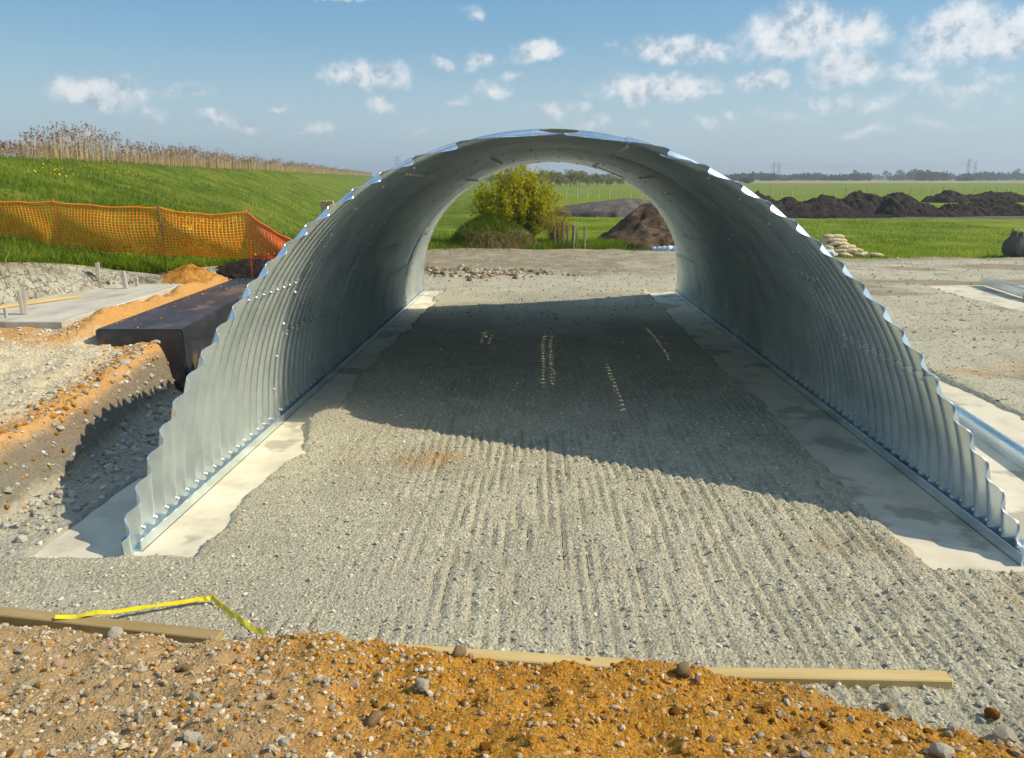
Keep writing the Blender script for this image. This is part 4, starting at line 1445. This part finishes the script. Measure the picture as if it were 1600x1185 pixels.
# willow bush
bush = thing('willow_bush', 'big yellow-green willow bush beyond the far mouth of the culvert', 'bush', (-1.15, 37.4, GZ))
r = np.random.default_rng(51)
parts, tips, wgt = [], [], []
for k in range(120):
    a = r.random() * 6.283
    sp = r.random() ** .6
    base_ = Vector((math.cos(a) * .5 * sp, math.sin(a) * .35 * sp, 0))
    end = Vector((math.cos(a) * 2.15 * sp + r.normal(0, .12), math.sin(a) * 1.6 * sp, (3.75 - 1.6 * sp ** 2.4) * r.uniform(.70, 1.08)))
    mid = base_.lerp(end, .45) + Vector((math.cos(a) * .25 * sp, math.sin(a) * .2 * sp, .15))
    pl = [base_, base_.lerp(mid, .5) + Vector((0, 0, .05)), mid, mid.lerp(end, .55), end]
    parts.append(tube_vf(pl, [.03, .024, .017, .010, .004], 4, False))
    for j in range(26):
        t = r.uniform(.22, 1.0)
        q = base_.lerp(mid, t / .45) if t < .45 else mid.lerp(end, (t - .45) / .55)
        tw = Vector(r.normal(0, .16, 3)) + Vector((0, 0, .20))
        if j % 3 == 0:
            parts.append(tube_vf([q, q + tw], [.006, .003], 3, False))
        for _ in range(13):
            tips.append(q + tw * r.uniform(0, 1.15) + Vector(r.normal(0, .035, 3)))
obj('branches', mk_mesh('branches', *join_vf(parts)), 'bark', bush)
P = np.array([t[:] for t in tips])
P = P[P[:, 2] > .25]
V, F, rn = leaves_vf(P, r.uniform(.03, .065, len(P)), r, .55)
rn = np.clip(.65 * rn + .35 * np.repeat(vnoise(P[:, 0] * 2.2, P[:, 2] * 2.2, 4), 4), 0, 1)
tag(obj('crown', mk_mesh('crown', V, F, False, {'rnd': rn}), 'willow_leaf', bush), kind='stuff')
b2 = thing('willow_bush', 'lower tan-tinted willow shrub at the right side of the big yellow-green bush', 'bush', (.85, 37.0, GZ))
parts, P = [], []
for k in range(46):
    a = r.random() * 6.283
    sp = r.random() ** .5
    end = Vector((math.cos(a) * 1.05 * sp, math.sin(a) * .7 * sp, 2.35 * r.uniform(.6, 1.0) * (1 - .35 * sp)))
    parts.append(tube_vf([(0, 0, 0), end * .5 + Vector((0, 0, .15)), end], [.016, .010, .003], 4, False))
    for j in range(90):
        P.append(end * r.uniform(.25, 1.03) + Vector(r.normal(0, .10, 3)))
obj('branches', mk_mesh('branches', *join_vf(parts)), 'bark', b2)
P = np.array([p_[:] for p_ in P])
P = P[P[:, 2] > .1]
V, F, rn = leaves_vf(P, r.uniform(.024, .05, len(P)), r, .45)
tag(obj('crown', mk_mesh('crown', V, F, False, {'rnd': rn}), 'willow_tan', b2), kind='stuff')

# grassy hummock in front of it
hum = thing('grass_hummock', 'rounded tussocky hummock with brown dead grass in front of the willow bush', 'hummock', (-2.15, 36.3, GZ))


def hum_h(x, y):
    d = np.sqrt((x / 2.15) ** 2 + (y / 1.25) ** 2)
    return 1.32 * np.clip(1 - d ** 2, 0, 1) ** .7 * (1 + .22 * fbm(x, y, 1.3, 4, 401)) - .15


u = np.linspace(-2.4, 2.4, 90)
X, Y = np.meshgrid(u, np.linspace(-1.5, 1.5, 60))
obj('mound', grid_mesh('mound', X, Y, hum_h(X, Y)), 'brown_soil', hum)


def gen_hum(r, n):
    a = r.random(n) * 6.283
    q = np.sqrt(r.random(n)) * 1.02
    return np.cos(a) * q * 2.15, np.sin(a) * q * 1.25


def gen_hum_up(r, n):
    x, y = gen_hum(r, n)
    k = (hum_h(x, y) > .38 + .25 * fbm(x, y, 2, 3, 7)) | (x < -1.2) | (x > 1.3)
    return x[k], y[k]


def gen_hum_front(r, n):
    x, y = gen_hum(r, n)
    k = (y < -.1) & (hum_h(x, y) < .62 + .3 * fbm(x, y, 2, 2, 3)) & (x > -1.3)
    return x[k], y[k]


scatter_grass('green_blades', 14000, gen_hum_up, hum_h, (.18, .42), (.012, .028), .55, 42, 'bank_blade', None, True, parent=hum)
scatter_grass('dead_blades', 8000, gen_hum_front, hum_h, (.22, .50), (.010, .022), .85, 43, 'dry_grass', None, True, parent=hum)


def gen_ring(cx, cy, rx, ry):
    def g(r, n):
        return cx + rx * r.normal(size=n), cy + ry * r.normal(size=n)
    return g


scatter_grass('tall_grass_blades', 12000, gen_ring(-3.9, 37.2, 1.5, 1.2), flat_z, (.2, .5), (.012, .03), .45, 44, 'bank_blade', 'long grass left of the hummock beyond the culvert', True)
scatter_grass('tall_grass_blades', 9000, gen_ring(1.6, 36.6, 1.3, .55), flat_z, (.2, .55), (.012, .026), .35, 45, 'grass_blade', 'long pale grass round the old fence posts', True)

# old fence posts by the bush
for k, (px, pt, pb_, w) in enumerate([(868, 352, 386, .07), (874, 349, 386, .06), (881, 354, 387, .08), (886, 352, 388, .08), (895, 352, 389, .14), (901, 358, 388, .06), (913, 354, 389, .09)]):
    Yd = 36.1 - .12 * k
    g, t_ = at(px, pb_, Yd), at(px, pt, Yd)
    me = bevel_box('fence_post', w, w * .9, t_.z - GZ + .1, w * .15)
    which = ['leftmost of the row, touching the bush', 'second of the row from the bush', 'third of the row from the bush', 'middle one of the row, close to the thick post',
             'thickest of the row beside the bush', 'shortest of the row, right of the thick post', 'standing apart at the right end of the row'][k]
    tag(obj('fence_post', me, 'old_wood', None, (g.x, Yd, GZ - .1), (R_(random.uniform(-3, 3)), R_(random.uniform(-4, 4)), random.uniform(0, 1))), 'old grey fence post, ' + which, 'post', 'old fence posts by the bush')
a_, c_ = at(903, 391, 35.6), at(923, 381, 35.7)
V, F = tube_vf([a_ - Vector((.1, 0, .02)), a_.lerp(c_, .5) + Vector((0, 0, .04)), c_], [.05, .045, .03], 7)
tag(obj('dead_branch', mk_mesh('dead_branch', V, F), 'bark'), 'dark dead branch leaning up beside the last fence post', 'branch')

# heaps of soil
heap('soil_heap', 6.45, 38.6, 4.0, 3.0, 2.5, 'brown_soil', 'tall pointed brown soil heap seen through the culvert on the right', 'soil heap', 311, .55, base=GZ, res=110, power=.92)
heap('soil_heap', 7.6, 69.5, 6.4, 4.4, 1.45, 'grey_soil', 'long flat-topped grey soil mound behind the pointed brown heap', 'soil heap', 312, .35, base=GZ, res=90, power=.45)


def dark(px, py, Yd, wpx, dep, seed, label, power=.8):
    top_ = at(px, py, Yd)
    rx = wpx / FPX * Yd * .55
    heap('soil_heap', top_.x, Yd, rx, dep, (top_.z - GZ) * 1.12, 'dark_soil', label, 'soil heap', seed, 1.5, base=GZ, res=130, power=power, group='dark soil heaps in the pasture')


dark(1185, 307, 69.5, 90, 2.4, 321, 'dark soil heap right behind the right edge of the culvert')
dark(1235, 312, 70.5, 120, 1.9, 322, 'low long dark soil heap left of the tallest peak', .6)
dark(1288, 307, 72.5, 90, 2.4, 323, 'dark soil heap joined to the left side of the tallest peak', .7)
dark(1335, 296, 74.5, 120, 2.9, 324, 'tallest pointed peak among the dark soil heaps', 1.0)
dark(1395, 301, 75.5, 120, 2.7, 325, 'sloping dark soil heap on the right shoulder of the tallest peak', .8)
dark(1300, 331, 65.0, 170, 1.1, 326, 'low spread of dark soil in front of the tallest peak', .45)
dark(1392, 312, 66.5, 46, 1.3, 327, 'small rounded dark heap in front and right of the tallest peak', .8)
dark(1440, 328, 67.5, 130, 1.3, 328, 'low dark ridge between the small rounded heap and the right group', .5)
dark(1560, 316, 69.5, 165, 1.9, 329, 'large near-black soil heap at the right edge of the pasture', .55)
dark(1500, 318, 68.5, 70, 1.6, 330, 'near-black heap at the left end of the right group', .7)
dark(1480, 300, 106.5, 60, 2.8, 331, 'distant dark ridge, left piece, behind the right group', .6)
dark(1560, 302, 108.5, 130, 2.8, 332, 'distant dark ridge, right piece, running out of the picture', .45)
# bare trampled soil round the heaps
X, Y = np.meshgrid(np.linspace(12, 58, 130), np.linspace(60.5, 83, 60))
nn = fbm(X, Y, .22, 4, 340)
e_ = np.minimum.reduce([ss(X, 13, 17), ss(Y + 1.2 * nn, 62.6, 64.2), 1 - ss(Y + 2 * nn, 77, 80), np.ones_like(X)])
tag(obj('bare_soil', grid_mesh('bare_soil', X, Y, GZ - .12 + .17 * e_ + .05 * nn * e_), 'grey_soil'), 'trampled bare soil around the dark heaps', kind='structure')


# sandbags
def sack_vf(L, W, H, seed, res=ICO3):
    r = np.random.default_rng(seed)
    V = res[0].copy()
    V = np.sign(V) * np.abs(V) ** np.array([.55, .62, .85])
    V = V * np.array([L / 2, W / 2, H / 2])
    V[:, 2] *= 1 - .35 * (np.abs(V[:, 0]) / (L / 2)) ** 3
    V[:, 1] *= 1 - .22 * (np.abs(V[:, 0]) / (L / 2)) ** 4
    V[:, 2] += .03 * H * np.sin(V[:, 0] * 23 + r.random() * 6) + .04 * H * np.sin(V[:, 1] * 31 + r.random() * 6) - .10 * H * (V[:, 0] / (L / 2)) ** 2
    return V, res[1]


SACKS = [mk_mesh('sandbag', *sack_vf(.62, .36, .19, k, ICO2 if k % 2 else ICO3)) for k in range(4)]
for s_ in SACKS:
    s_.materials.append(MATS['hessian'])
c0 = atz(1303, 401, -.33)
r = random.Random(61)
lays = [(-.33 + .08, [(-1.0, .15), (-.62, -.30), (-.1, -.45), (.42, -.45), (.95, -.25), (1.3, .05), (-.4, .3), (.3, .3)]),
        (-.33 + .225, [(-.8, .05), (-.35, -.3), (.15, -.33), (.62, -.25), (1.0, .02), (-.1, .25), (.5, .28)]),
        (-.33 + .37, [(-.6, .02), (-.2, -.24), (.28, -.22), (.68, -.02), (.1, .25)]),
        (-.33 + .515, [(-.45, .02), (-.02, -.18), (.40, -.08), (.12, .22)]),
        (-.33 + .66, [(-.28, .02), (.08, -.1), (.32, .08)]),
        (-.33 + .80, [(-.12, .03), (.16, .04)])]
nl = ['bottom layer', 'second layer', 'third layer', 'fourth layer', 'fifth layer', 'very top']
for li, (z_, l_) in enumerate(lays):
    for k, (dx, dy) in enumerate(l_):
        o = obj('sandbag', SACKS[r.randrange(4)], None, None, (c0.x + dx, c0.y + .3 + dy, z_), (r.uniform(-.18, .18), r.uniform(-.22, .22), r.uniform(-.7, .7)))
        row = sorted(l_)
        lab = 'cream hessian sandbag, %s from the left in the %s of the sandbag heap' % (['first', 'second', 'third', 'fourth', 'fifth', 'sixth', 'seventh', 'eighth'][row.index((dx, dy))], nl[li])
        tag(o, lab, 'sandbag', 'sandbags heaped beside the gravel')
o = obj('sandbag', SACKS[1], None, None, (c0.x + 1.75, c0.y - .02, -.26), (0, .1, .15))
tag(o, 'single cream sandbag fallen off the right end of the sandbag heap', 'sandbag')

# row of pale blue plastic sacks along the edge of the gravel
BL = [mk_mesh('blue_sack', *sack_vf(.36, .40, .34, 20 + k, ICO3)) for k in range(3)]
for b_ in BL:
    b_.materials.append(MATS['blue_plastic'])
for k, (px, py, Yd, sc) in enumerate([(1022, 393, 34.6, .55), (1030, 393.5, 34.5, .65), (1038, 394, 34.4, .8), (1047, 394, 34.2, 1.0), (1057, 394, 34.0, 1.1)]):
    p = at(px, py, Yd)
    tag(obj('blue_sack', BL[k % 3], None, None, (p.x, Yd, -.17), (0, 0, k * .7), (sc, sc, sc)), 'pale blue plastic sack in the row seen through the culvert on the right', 'sack', 'blue sacks seen through the culvert')
for k, (px, py, Yd, sc) in enumerate([(1273, 390, 33.0, 1.1), (1283, 391, 32.7, 1.15), (1293, 391, 32.5, 1.0), (1300, 392, 32.4, .8)]):
    p = at(px, py, Yd)
    tag(obj('blue_sack', BL[k % 3], None, None, (p.x, Yd, -.17), (0, 0, k * .9), (sc, sc, sc)), 'pale blue plastic sack at the left foot of the sandbag heap', 'sack', 'blue sacks beside the sandbags')

# open bulk bag at the right edge
bb = thing('bulk_bag', 'slumped dark bulk bag with open top and lifting loops at the right edge', 'bag', (20.1, 32.9, GZ))
nth, nz = 48, 22
V, F = [], []
for i in range(nz):
    t = i / (nz - 1)
    for k in range(nth):
        a = 2 * math.pi * k / nth
        sq = 1 / max(abs(math.cos(a)), abs(math.sin(a))) ** .45
        rad = (.62 + .16 * math.sin(math.pi * min(1, t * 1.15)) - .24 * t ** 2.2) * sq * .92
        rad *= 1 + .035 * math.sin(5 * a + 3 * t) + .02 * math.sin(11 * a - 6 * t)
        hz = 1.0 * t + (.16 * math.sin(2 * a + .6) + .10 * math.sin(3 * a)) * t ** 3
        V.append((rad * math.cos(a) - .10 * t * t, rad * math.sin(a), hz))
for i in range(nz - 1):
    for k in range(nth):
        k2 = (k + 1) % nth
        F.append((i * nth + k, i * nth + k2, (i + 1) * nth + k2, (i + 1) * nth + k))
F.append(tuple(range(nth))[::-1])
o = obj('bag_body', mk_mesh('bag_body', V, F), 'bulk_bag', bb)
sm_ = o.modifiers.new('cloth', 'SOLIDIFY')
sm_.thickness = .015
u = np.linspace(-1, 1, 24)
X, Y = np.meshgrid(u, u)
d = np.sqrt(X * X + Y * Y)
obj('sand_fill', grid_mesh('sand_fill', X * .52 / np.maximum(1, d), Y * .52 / np.maximum(1, d), .72 + .14 * np.clip(1 - d, 0, 1) + .03 * fbm(X, Y, 3, 3, 8)), 'bag_sand', bb)
for k in range(4):
    a = math.pi / 4 + k * math.pi / 2
    c = Vector((.42 * math.cos(a) - .1, .42 * math.sin(a), .92))
    tn = Vector((-math.sin(a), math.cos(a), 0))
    pl = [c - tn * .14 - Vector((0, 0, .18)), c - tn * .10 + Vector((0, 0, .16)), c + Vector((0, 0, .26)), c + tn * .10 + Vector((0, 0, .15)), c + tn * .14 - Vector((0, 0, .18))]
    obj('lifting_loop', mk_mesh('lifting_loop', *tube_vf(pl, .022, 6)), 'hessian' if k == 2 else 'bulk_bag', bb)

# ------------------------------------------------------------------ distance
# stock fence across the pasture
sf = thing('stock_fence', 'post and wire stock fence running across the far pasture', 'fence', (0, 0, 0))
pm = bevel_box('post', .16, .14, 1.5, .02)
pm.materials.append(MATS['stake_wood'])
line = [(862, 120), (900, 124), (1170, 133), (1440, 150), (1640, 165)]
tops_ = []
for k in range(46):
    px = 868 + k * 16.8
    Yd = float(np.interp(px, [q[0] for q in line], [q[1] for q in line]))
    d = ray(px, 300)
    x = d.x / d.y * Yd
    obj('post', pm, None, sf, (x, Yd, GZ - .1), (0, 0, random.uniform(0, 1)))
    tops_.append(Vector((x, Yd, GZ)))
for h in (.55, .95, 1.25):
    obj('wire', mk_mesh('wire', *tube_vf([t + Vector((0, 0, h)) for t in tops_], .006, 3, False)), 'pylon_steel', sf)

# reedy strip closing the pasture
X, Y = np.meshgrid(np.linspace(60, 1400, 60), np.linspace(430, 640, 12))
tag(obj('dry_grass_strip', grid_mesh('dry_grass_strip', X, Y, GZ + .05 + .8 * ss(Y, 430, 470) * (1 - ss(Y, 600, 640)) * (.7 + .4 * fbm(X, Y, .02, 3, 5))), 'dry_strip'), 'strip of dry straw coloured grass at the far side of the pasture', kind='structure')


def tree(x, y, h, wd, label, mat='tree_leaf', n=900, seed=0, name='tree', group=None):
    r = np.random.default_rng(seed)
    t = thing(name, label, 'tree', (x, y, GZ), group=group)
    parts = [tube_vf([(0, 0, -.2), (.05 * h * r.normal() * .3, 0, h * .35), (0, 0, h * .75)], [.035 * h, .025 * h, .008 * h], 6, False)]
    for k in range(7):
        a = r.random() * 6.28
        z0 = h * r.uniform(.25, .6)
        parts.append(tube_vf([(0, 0, z0), (math.cos(a) * wd * .4, math.sin(a) * wd * .3, z0 + h * r.uniform(.12, .3))], [.014 * h, .004 * h], 4, False))
    obj('trunk', mk_mesh('trunk', *join_vf(parts)), 'bark', t)
    P = []
    for k in range(16):
        a = r.random() * 6.28
        q = r.random() ** .6
        zc = h * r.uniform(.28, .86)
        spread = (1 - ((zc / h - .45) / .55) ** 2) * .5
        cc = np.array([math.cos(a) * wd * spread * q, math.sin(a) * wd * spread * q, zc])
        rad = wd * r.uniform(.13, .24)
        v = r.normal(size=(n // 16, 3))
        v = v / np.linalg.norm(v, axis=1)[:, None] * (r.random((n // 16, 1)) ** .45)
        P.append(cc + v * rad * np.array([1, 1, .8]))
    P = np.concatenate(P)
    P = P[P[:, 2] > .1 * h]
    V, F, rn = leaves_vf(P, r.uniform(.025, .06, len(P)) * wd, r, .7)
    tag(obj('crown', mk_mesh('crown', V, F, False, {'rnd': rn}), mat, t), kind='stuff')
    return t


TL = [(862, 266, 276, 6.0, 'yellowish tree half hidden by the big bush, first of the tree row'), (876, 268, 280, 6.5, 'low rounded tree, second of the row beyond the pasture'),
      (892, 266, 285, 7.0, 'pale green tree, third of the row beyond the pasture'), (906, 267, 290, 6.5, 'yellow-green tree in the middle of the row beyond the pasture'),
      (920, 269, 280, 6.0, 'round green tree just right of the middle of the row'), (934, 271, 300, 6.0, 'darker tree near the right end of the row beyond the pasture'),
      (950, 273, 310, 5.5, 'small low tree at the right end of the row beyond the pasture'), (968, 276, 330, 4.5, 'smallest yellowish shrub tree past the end of the row'),
      (846, 265, 282, 7.0, 'tree right behind the big bush, its top showing left of the row')]
for k, (px, py, Yd, wd, lab) in enumerate(TL):
    p = at(px, py, Yd)
    tree(p.x, Yd, p.z - GZ, wd, lab, 'tree_leaf', 1100, 500 + k, group='tree row beyond the pasture')
p = at(1166, 280, 420)
tree(p.x, 420, p.z - GZ + .4, 7.5, 'lone dark round shrub standing in the far pasture', 'wood_leaf', 700, 540)
for k, (px, py, Yd, wd) in enumerate([(1336, 269, 900, 11), (1386, 267, 950, 10), (1405, 269, 950, 12), (1590, 267, 900, 12)]):
    p = at(px, py, Yd)
    tree(p.x, Yd, p.z - GZ + 3, wd, ['single darker tree rising from the left of the far wood', 'taller tree, left one of a pair above the far wood', 'taller tree, right one of a pair above the far wood', 'dark tree rising from the wood at the right edge'][k],
         'wood_leaf', 600, 560 + k)
# far wood
r = np.random.default_rng(71)
P, S_ = [], []
for k in range(420):
    px = r.uniform(700, 1660)
    Yd = r.uniform(640, 1300)
    d = ray(px, 277)
    x = d.x / d.y * Yd
    hill = 2.5 * math.exp(-((px - 1440) / 50) ** 2) + 1.5 * math.exp(-((px - 1570) / 40) ** 2)
    h = r.uniform(3.2, 7) * (.75 + .5 * float(vnoise(np.array(px * .03), np.array(1.0), 3))) * (.8 + Yd / 3500) + hill
    wd = r.uniform(8, 18)
    v = r.normal(size=(90, 3))
    v /= np.linalg.norm(v, axis=1)[:, None]
    v *= r.random((90, 1)) ** .4
    q = np.array([x, Yd, GZ + h * .5]) + v * np.array([wd * .5, wd * .5, h * .52])
    P.append(q[q[:, 2] > GZ])
P = np.concatenate(P)
V, F, rn = leaves_vf(P, r.uniform(.7, 1.7, len(P)), r, .8)
tag(obj('far_wood', mk_mesh('far_wood', V, F, False, {'rnd': rn}), 'wood_leaf'), 'far bluish belt of woodland along the horizon', kind='stuff')
# low hills behind
X, Y = np.meshgrid(np.linspace(-900, 4200, 160), np.linspace(2600, 4200, 10))
Z = -8 + (26 + 16 * fbm(X, Y * 0, .0016, 4, 9)) * np.sin(np.clip((Y - 2600) / 1600, 0, 1) * np.pi) * ss(X, -700, 600)
tag(obj('hills', grid_mesh('hills', X, Y, Z), 'far_hill'), 'low blue hills on the horizon', kind='structure')


# pylons
def pylon_mesh(h):
    parts = []

    def bar(a, b_, w):
        parts.append(tube_vf([a, b_], w, 4, False))

    def wid(z):
        return h * (.085 * (1 - z / h) ** 1.3 + .014)
    lv = [0, .14, .27, .39, .5, .6, .69, .77, .84, .9, .95, 1.0]
    for i in range(len(lv) - 1):
        z0, z1 = lv[i] * h, lv[i + 1] * h
        w0, w1 = wid(z0), wid(z1)
        cs = [(-1, -1), (1, -1), (1, 1), (-1, 1)]
        for k in range(4):
            a, b_ = cs[k], cs[(k + 1) % 4]
            bar((a[0] * w0, a[1] * w0, z0), (a[0] * w1, a[1] * w1, z1), .42)
            bar((a[0] * w0, a[1] * w0, z0), (b_[0] * w1, b_[1] * w1, z1), .24)
            bar((b_[0] * w0, b_[1] * w0, z0), (a[0] * w1, a[1] * w1, z1), .24)
    for zf_, L in ((.66, .17), (.78, .20), (.90, .15)):
        z = zf_ * h
        w = wid(z)
        for s in (-1, 1):
            for e in (-1, 1):
                bar((s * w, e * w, z), (s * L * h, 0, z + .01 * h), .34)
                bar((s * w, e * w, z + .04 * h), (s * L * h, 0, z + .01 * h), .26)
    return mk_mesh('lattice', *join_vf(parts), smooth=False)


PLM = pylon_mesh(46)
PLM.materials.append(MATS['pylon_steel'])
pyl = []
for k, (px, py, Yd, lab) in enumerate([(1208, 252, 2000, 'steel lattice pylon, left one of the left pair on the horizon'), (1216, 253, 2080, 'steel lattice pylon, right one of the left pair on the horizon'),
                                  (1511, 248, 1750, 'steel lattice pylon, taller one of the right pair on the horizon'), (1522, 252, 1900, 'steel lattice pylon, shorter one of the right pair on the horizon'),
                                  (980, 261, 2600, 'distant steel pylon seen through the top of the culvert'), (1004, 263, 2750, 'faintest distant pylon seen through the culvert, right of the other'),
                                  (622, 243, 1700, 'distant pylon tip above the reeds left of the culvert')]):
    d = ray(px, 277)
    x = d.x / d.y * Yd
    zt = at(px, py, Yd).z
    t = thing('pylon', lab, 'pylon', (x, Yd, -4), (0, 0, R_(8)), 'pylons on the horizon')
    obj('lattice', PLM, None, t, None, None, (1, 1, (zt + 4) / 46.0))
    pyl.append((Vector((x, Yd, -4)), zt + 4))


def cables(i, j, label):
    (a, ha), (b_, hb) = pyl[i], pyl[j]
    t = thing('power_line', label, 'power line', (0, 0, 0))
    for zf_, L in ((.66, .17), (.78, .20), (.90, .15)):
        for s in (-1, 1):
            pl = []
            for k in range(25):
                u_ = k / 24
                p_ = a.lerp(b_, u_)
                p_.z = -4 + (ha * (1 - u_) + hb * u_) * zf_ - 5.0 * 4 * u_ * (1 - u_)
                p_ += Vector((s * L * 46 * .14, s * L * 46 * .99, 0)) * .4
                pl.append(p_)
            obj('cable', mk_mesh('cable', *tube_vf(pl, .13, 3, False)), 'pylon_steel', t)


cables(0, 2, 'power line strung between the left pair and the taller right pylon')
cables(1, 3, 'power line strung between the left pair and the shorter right pylon')
cables(4, 0, 'power line strung from the pylon behind the culvert to the left pair')

# ------------------------------------------------------------------ summer haze over the flat land
m = bpy.data.materials.new('haze')
m.use_nodes = True
nt = m.node_tree
nt.nodes.clear()
out = nt.nodes.new('ShaderNodeOutputMaterial')
vol = nd(nt, 'ShaderNodeVolumePrincipled', {'Color': (.74, .87, 1.0), 'Density': .0005, 'Anisotropy': .2})
nt.links.new(vol.outputs[0], out.inputs['Volume'])
MATS['haze'] = m
hz = obj('haze', mk_mesh('haze', *box_vf(-5000, 5000, -250, 6800, -30, 75), smooth=False), 'haze')
tag(hz, 'thin pale haze over the flat land', kind='stuff')
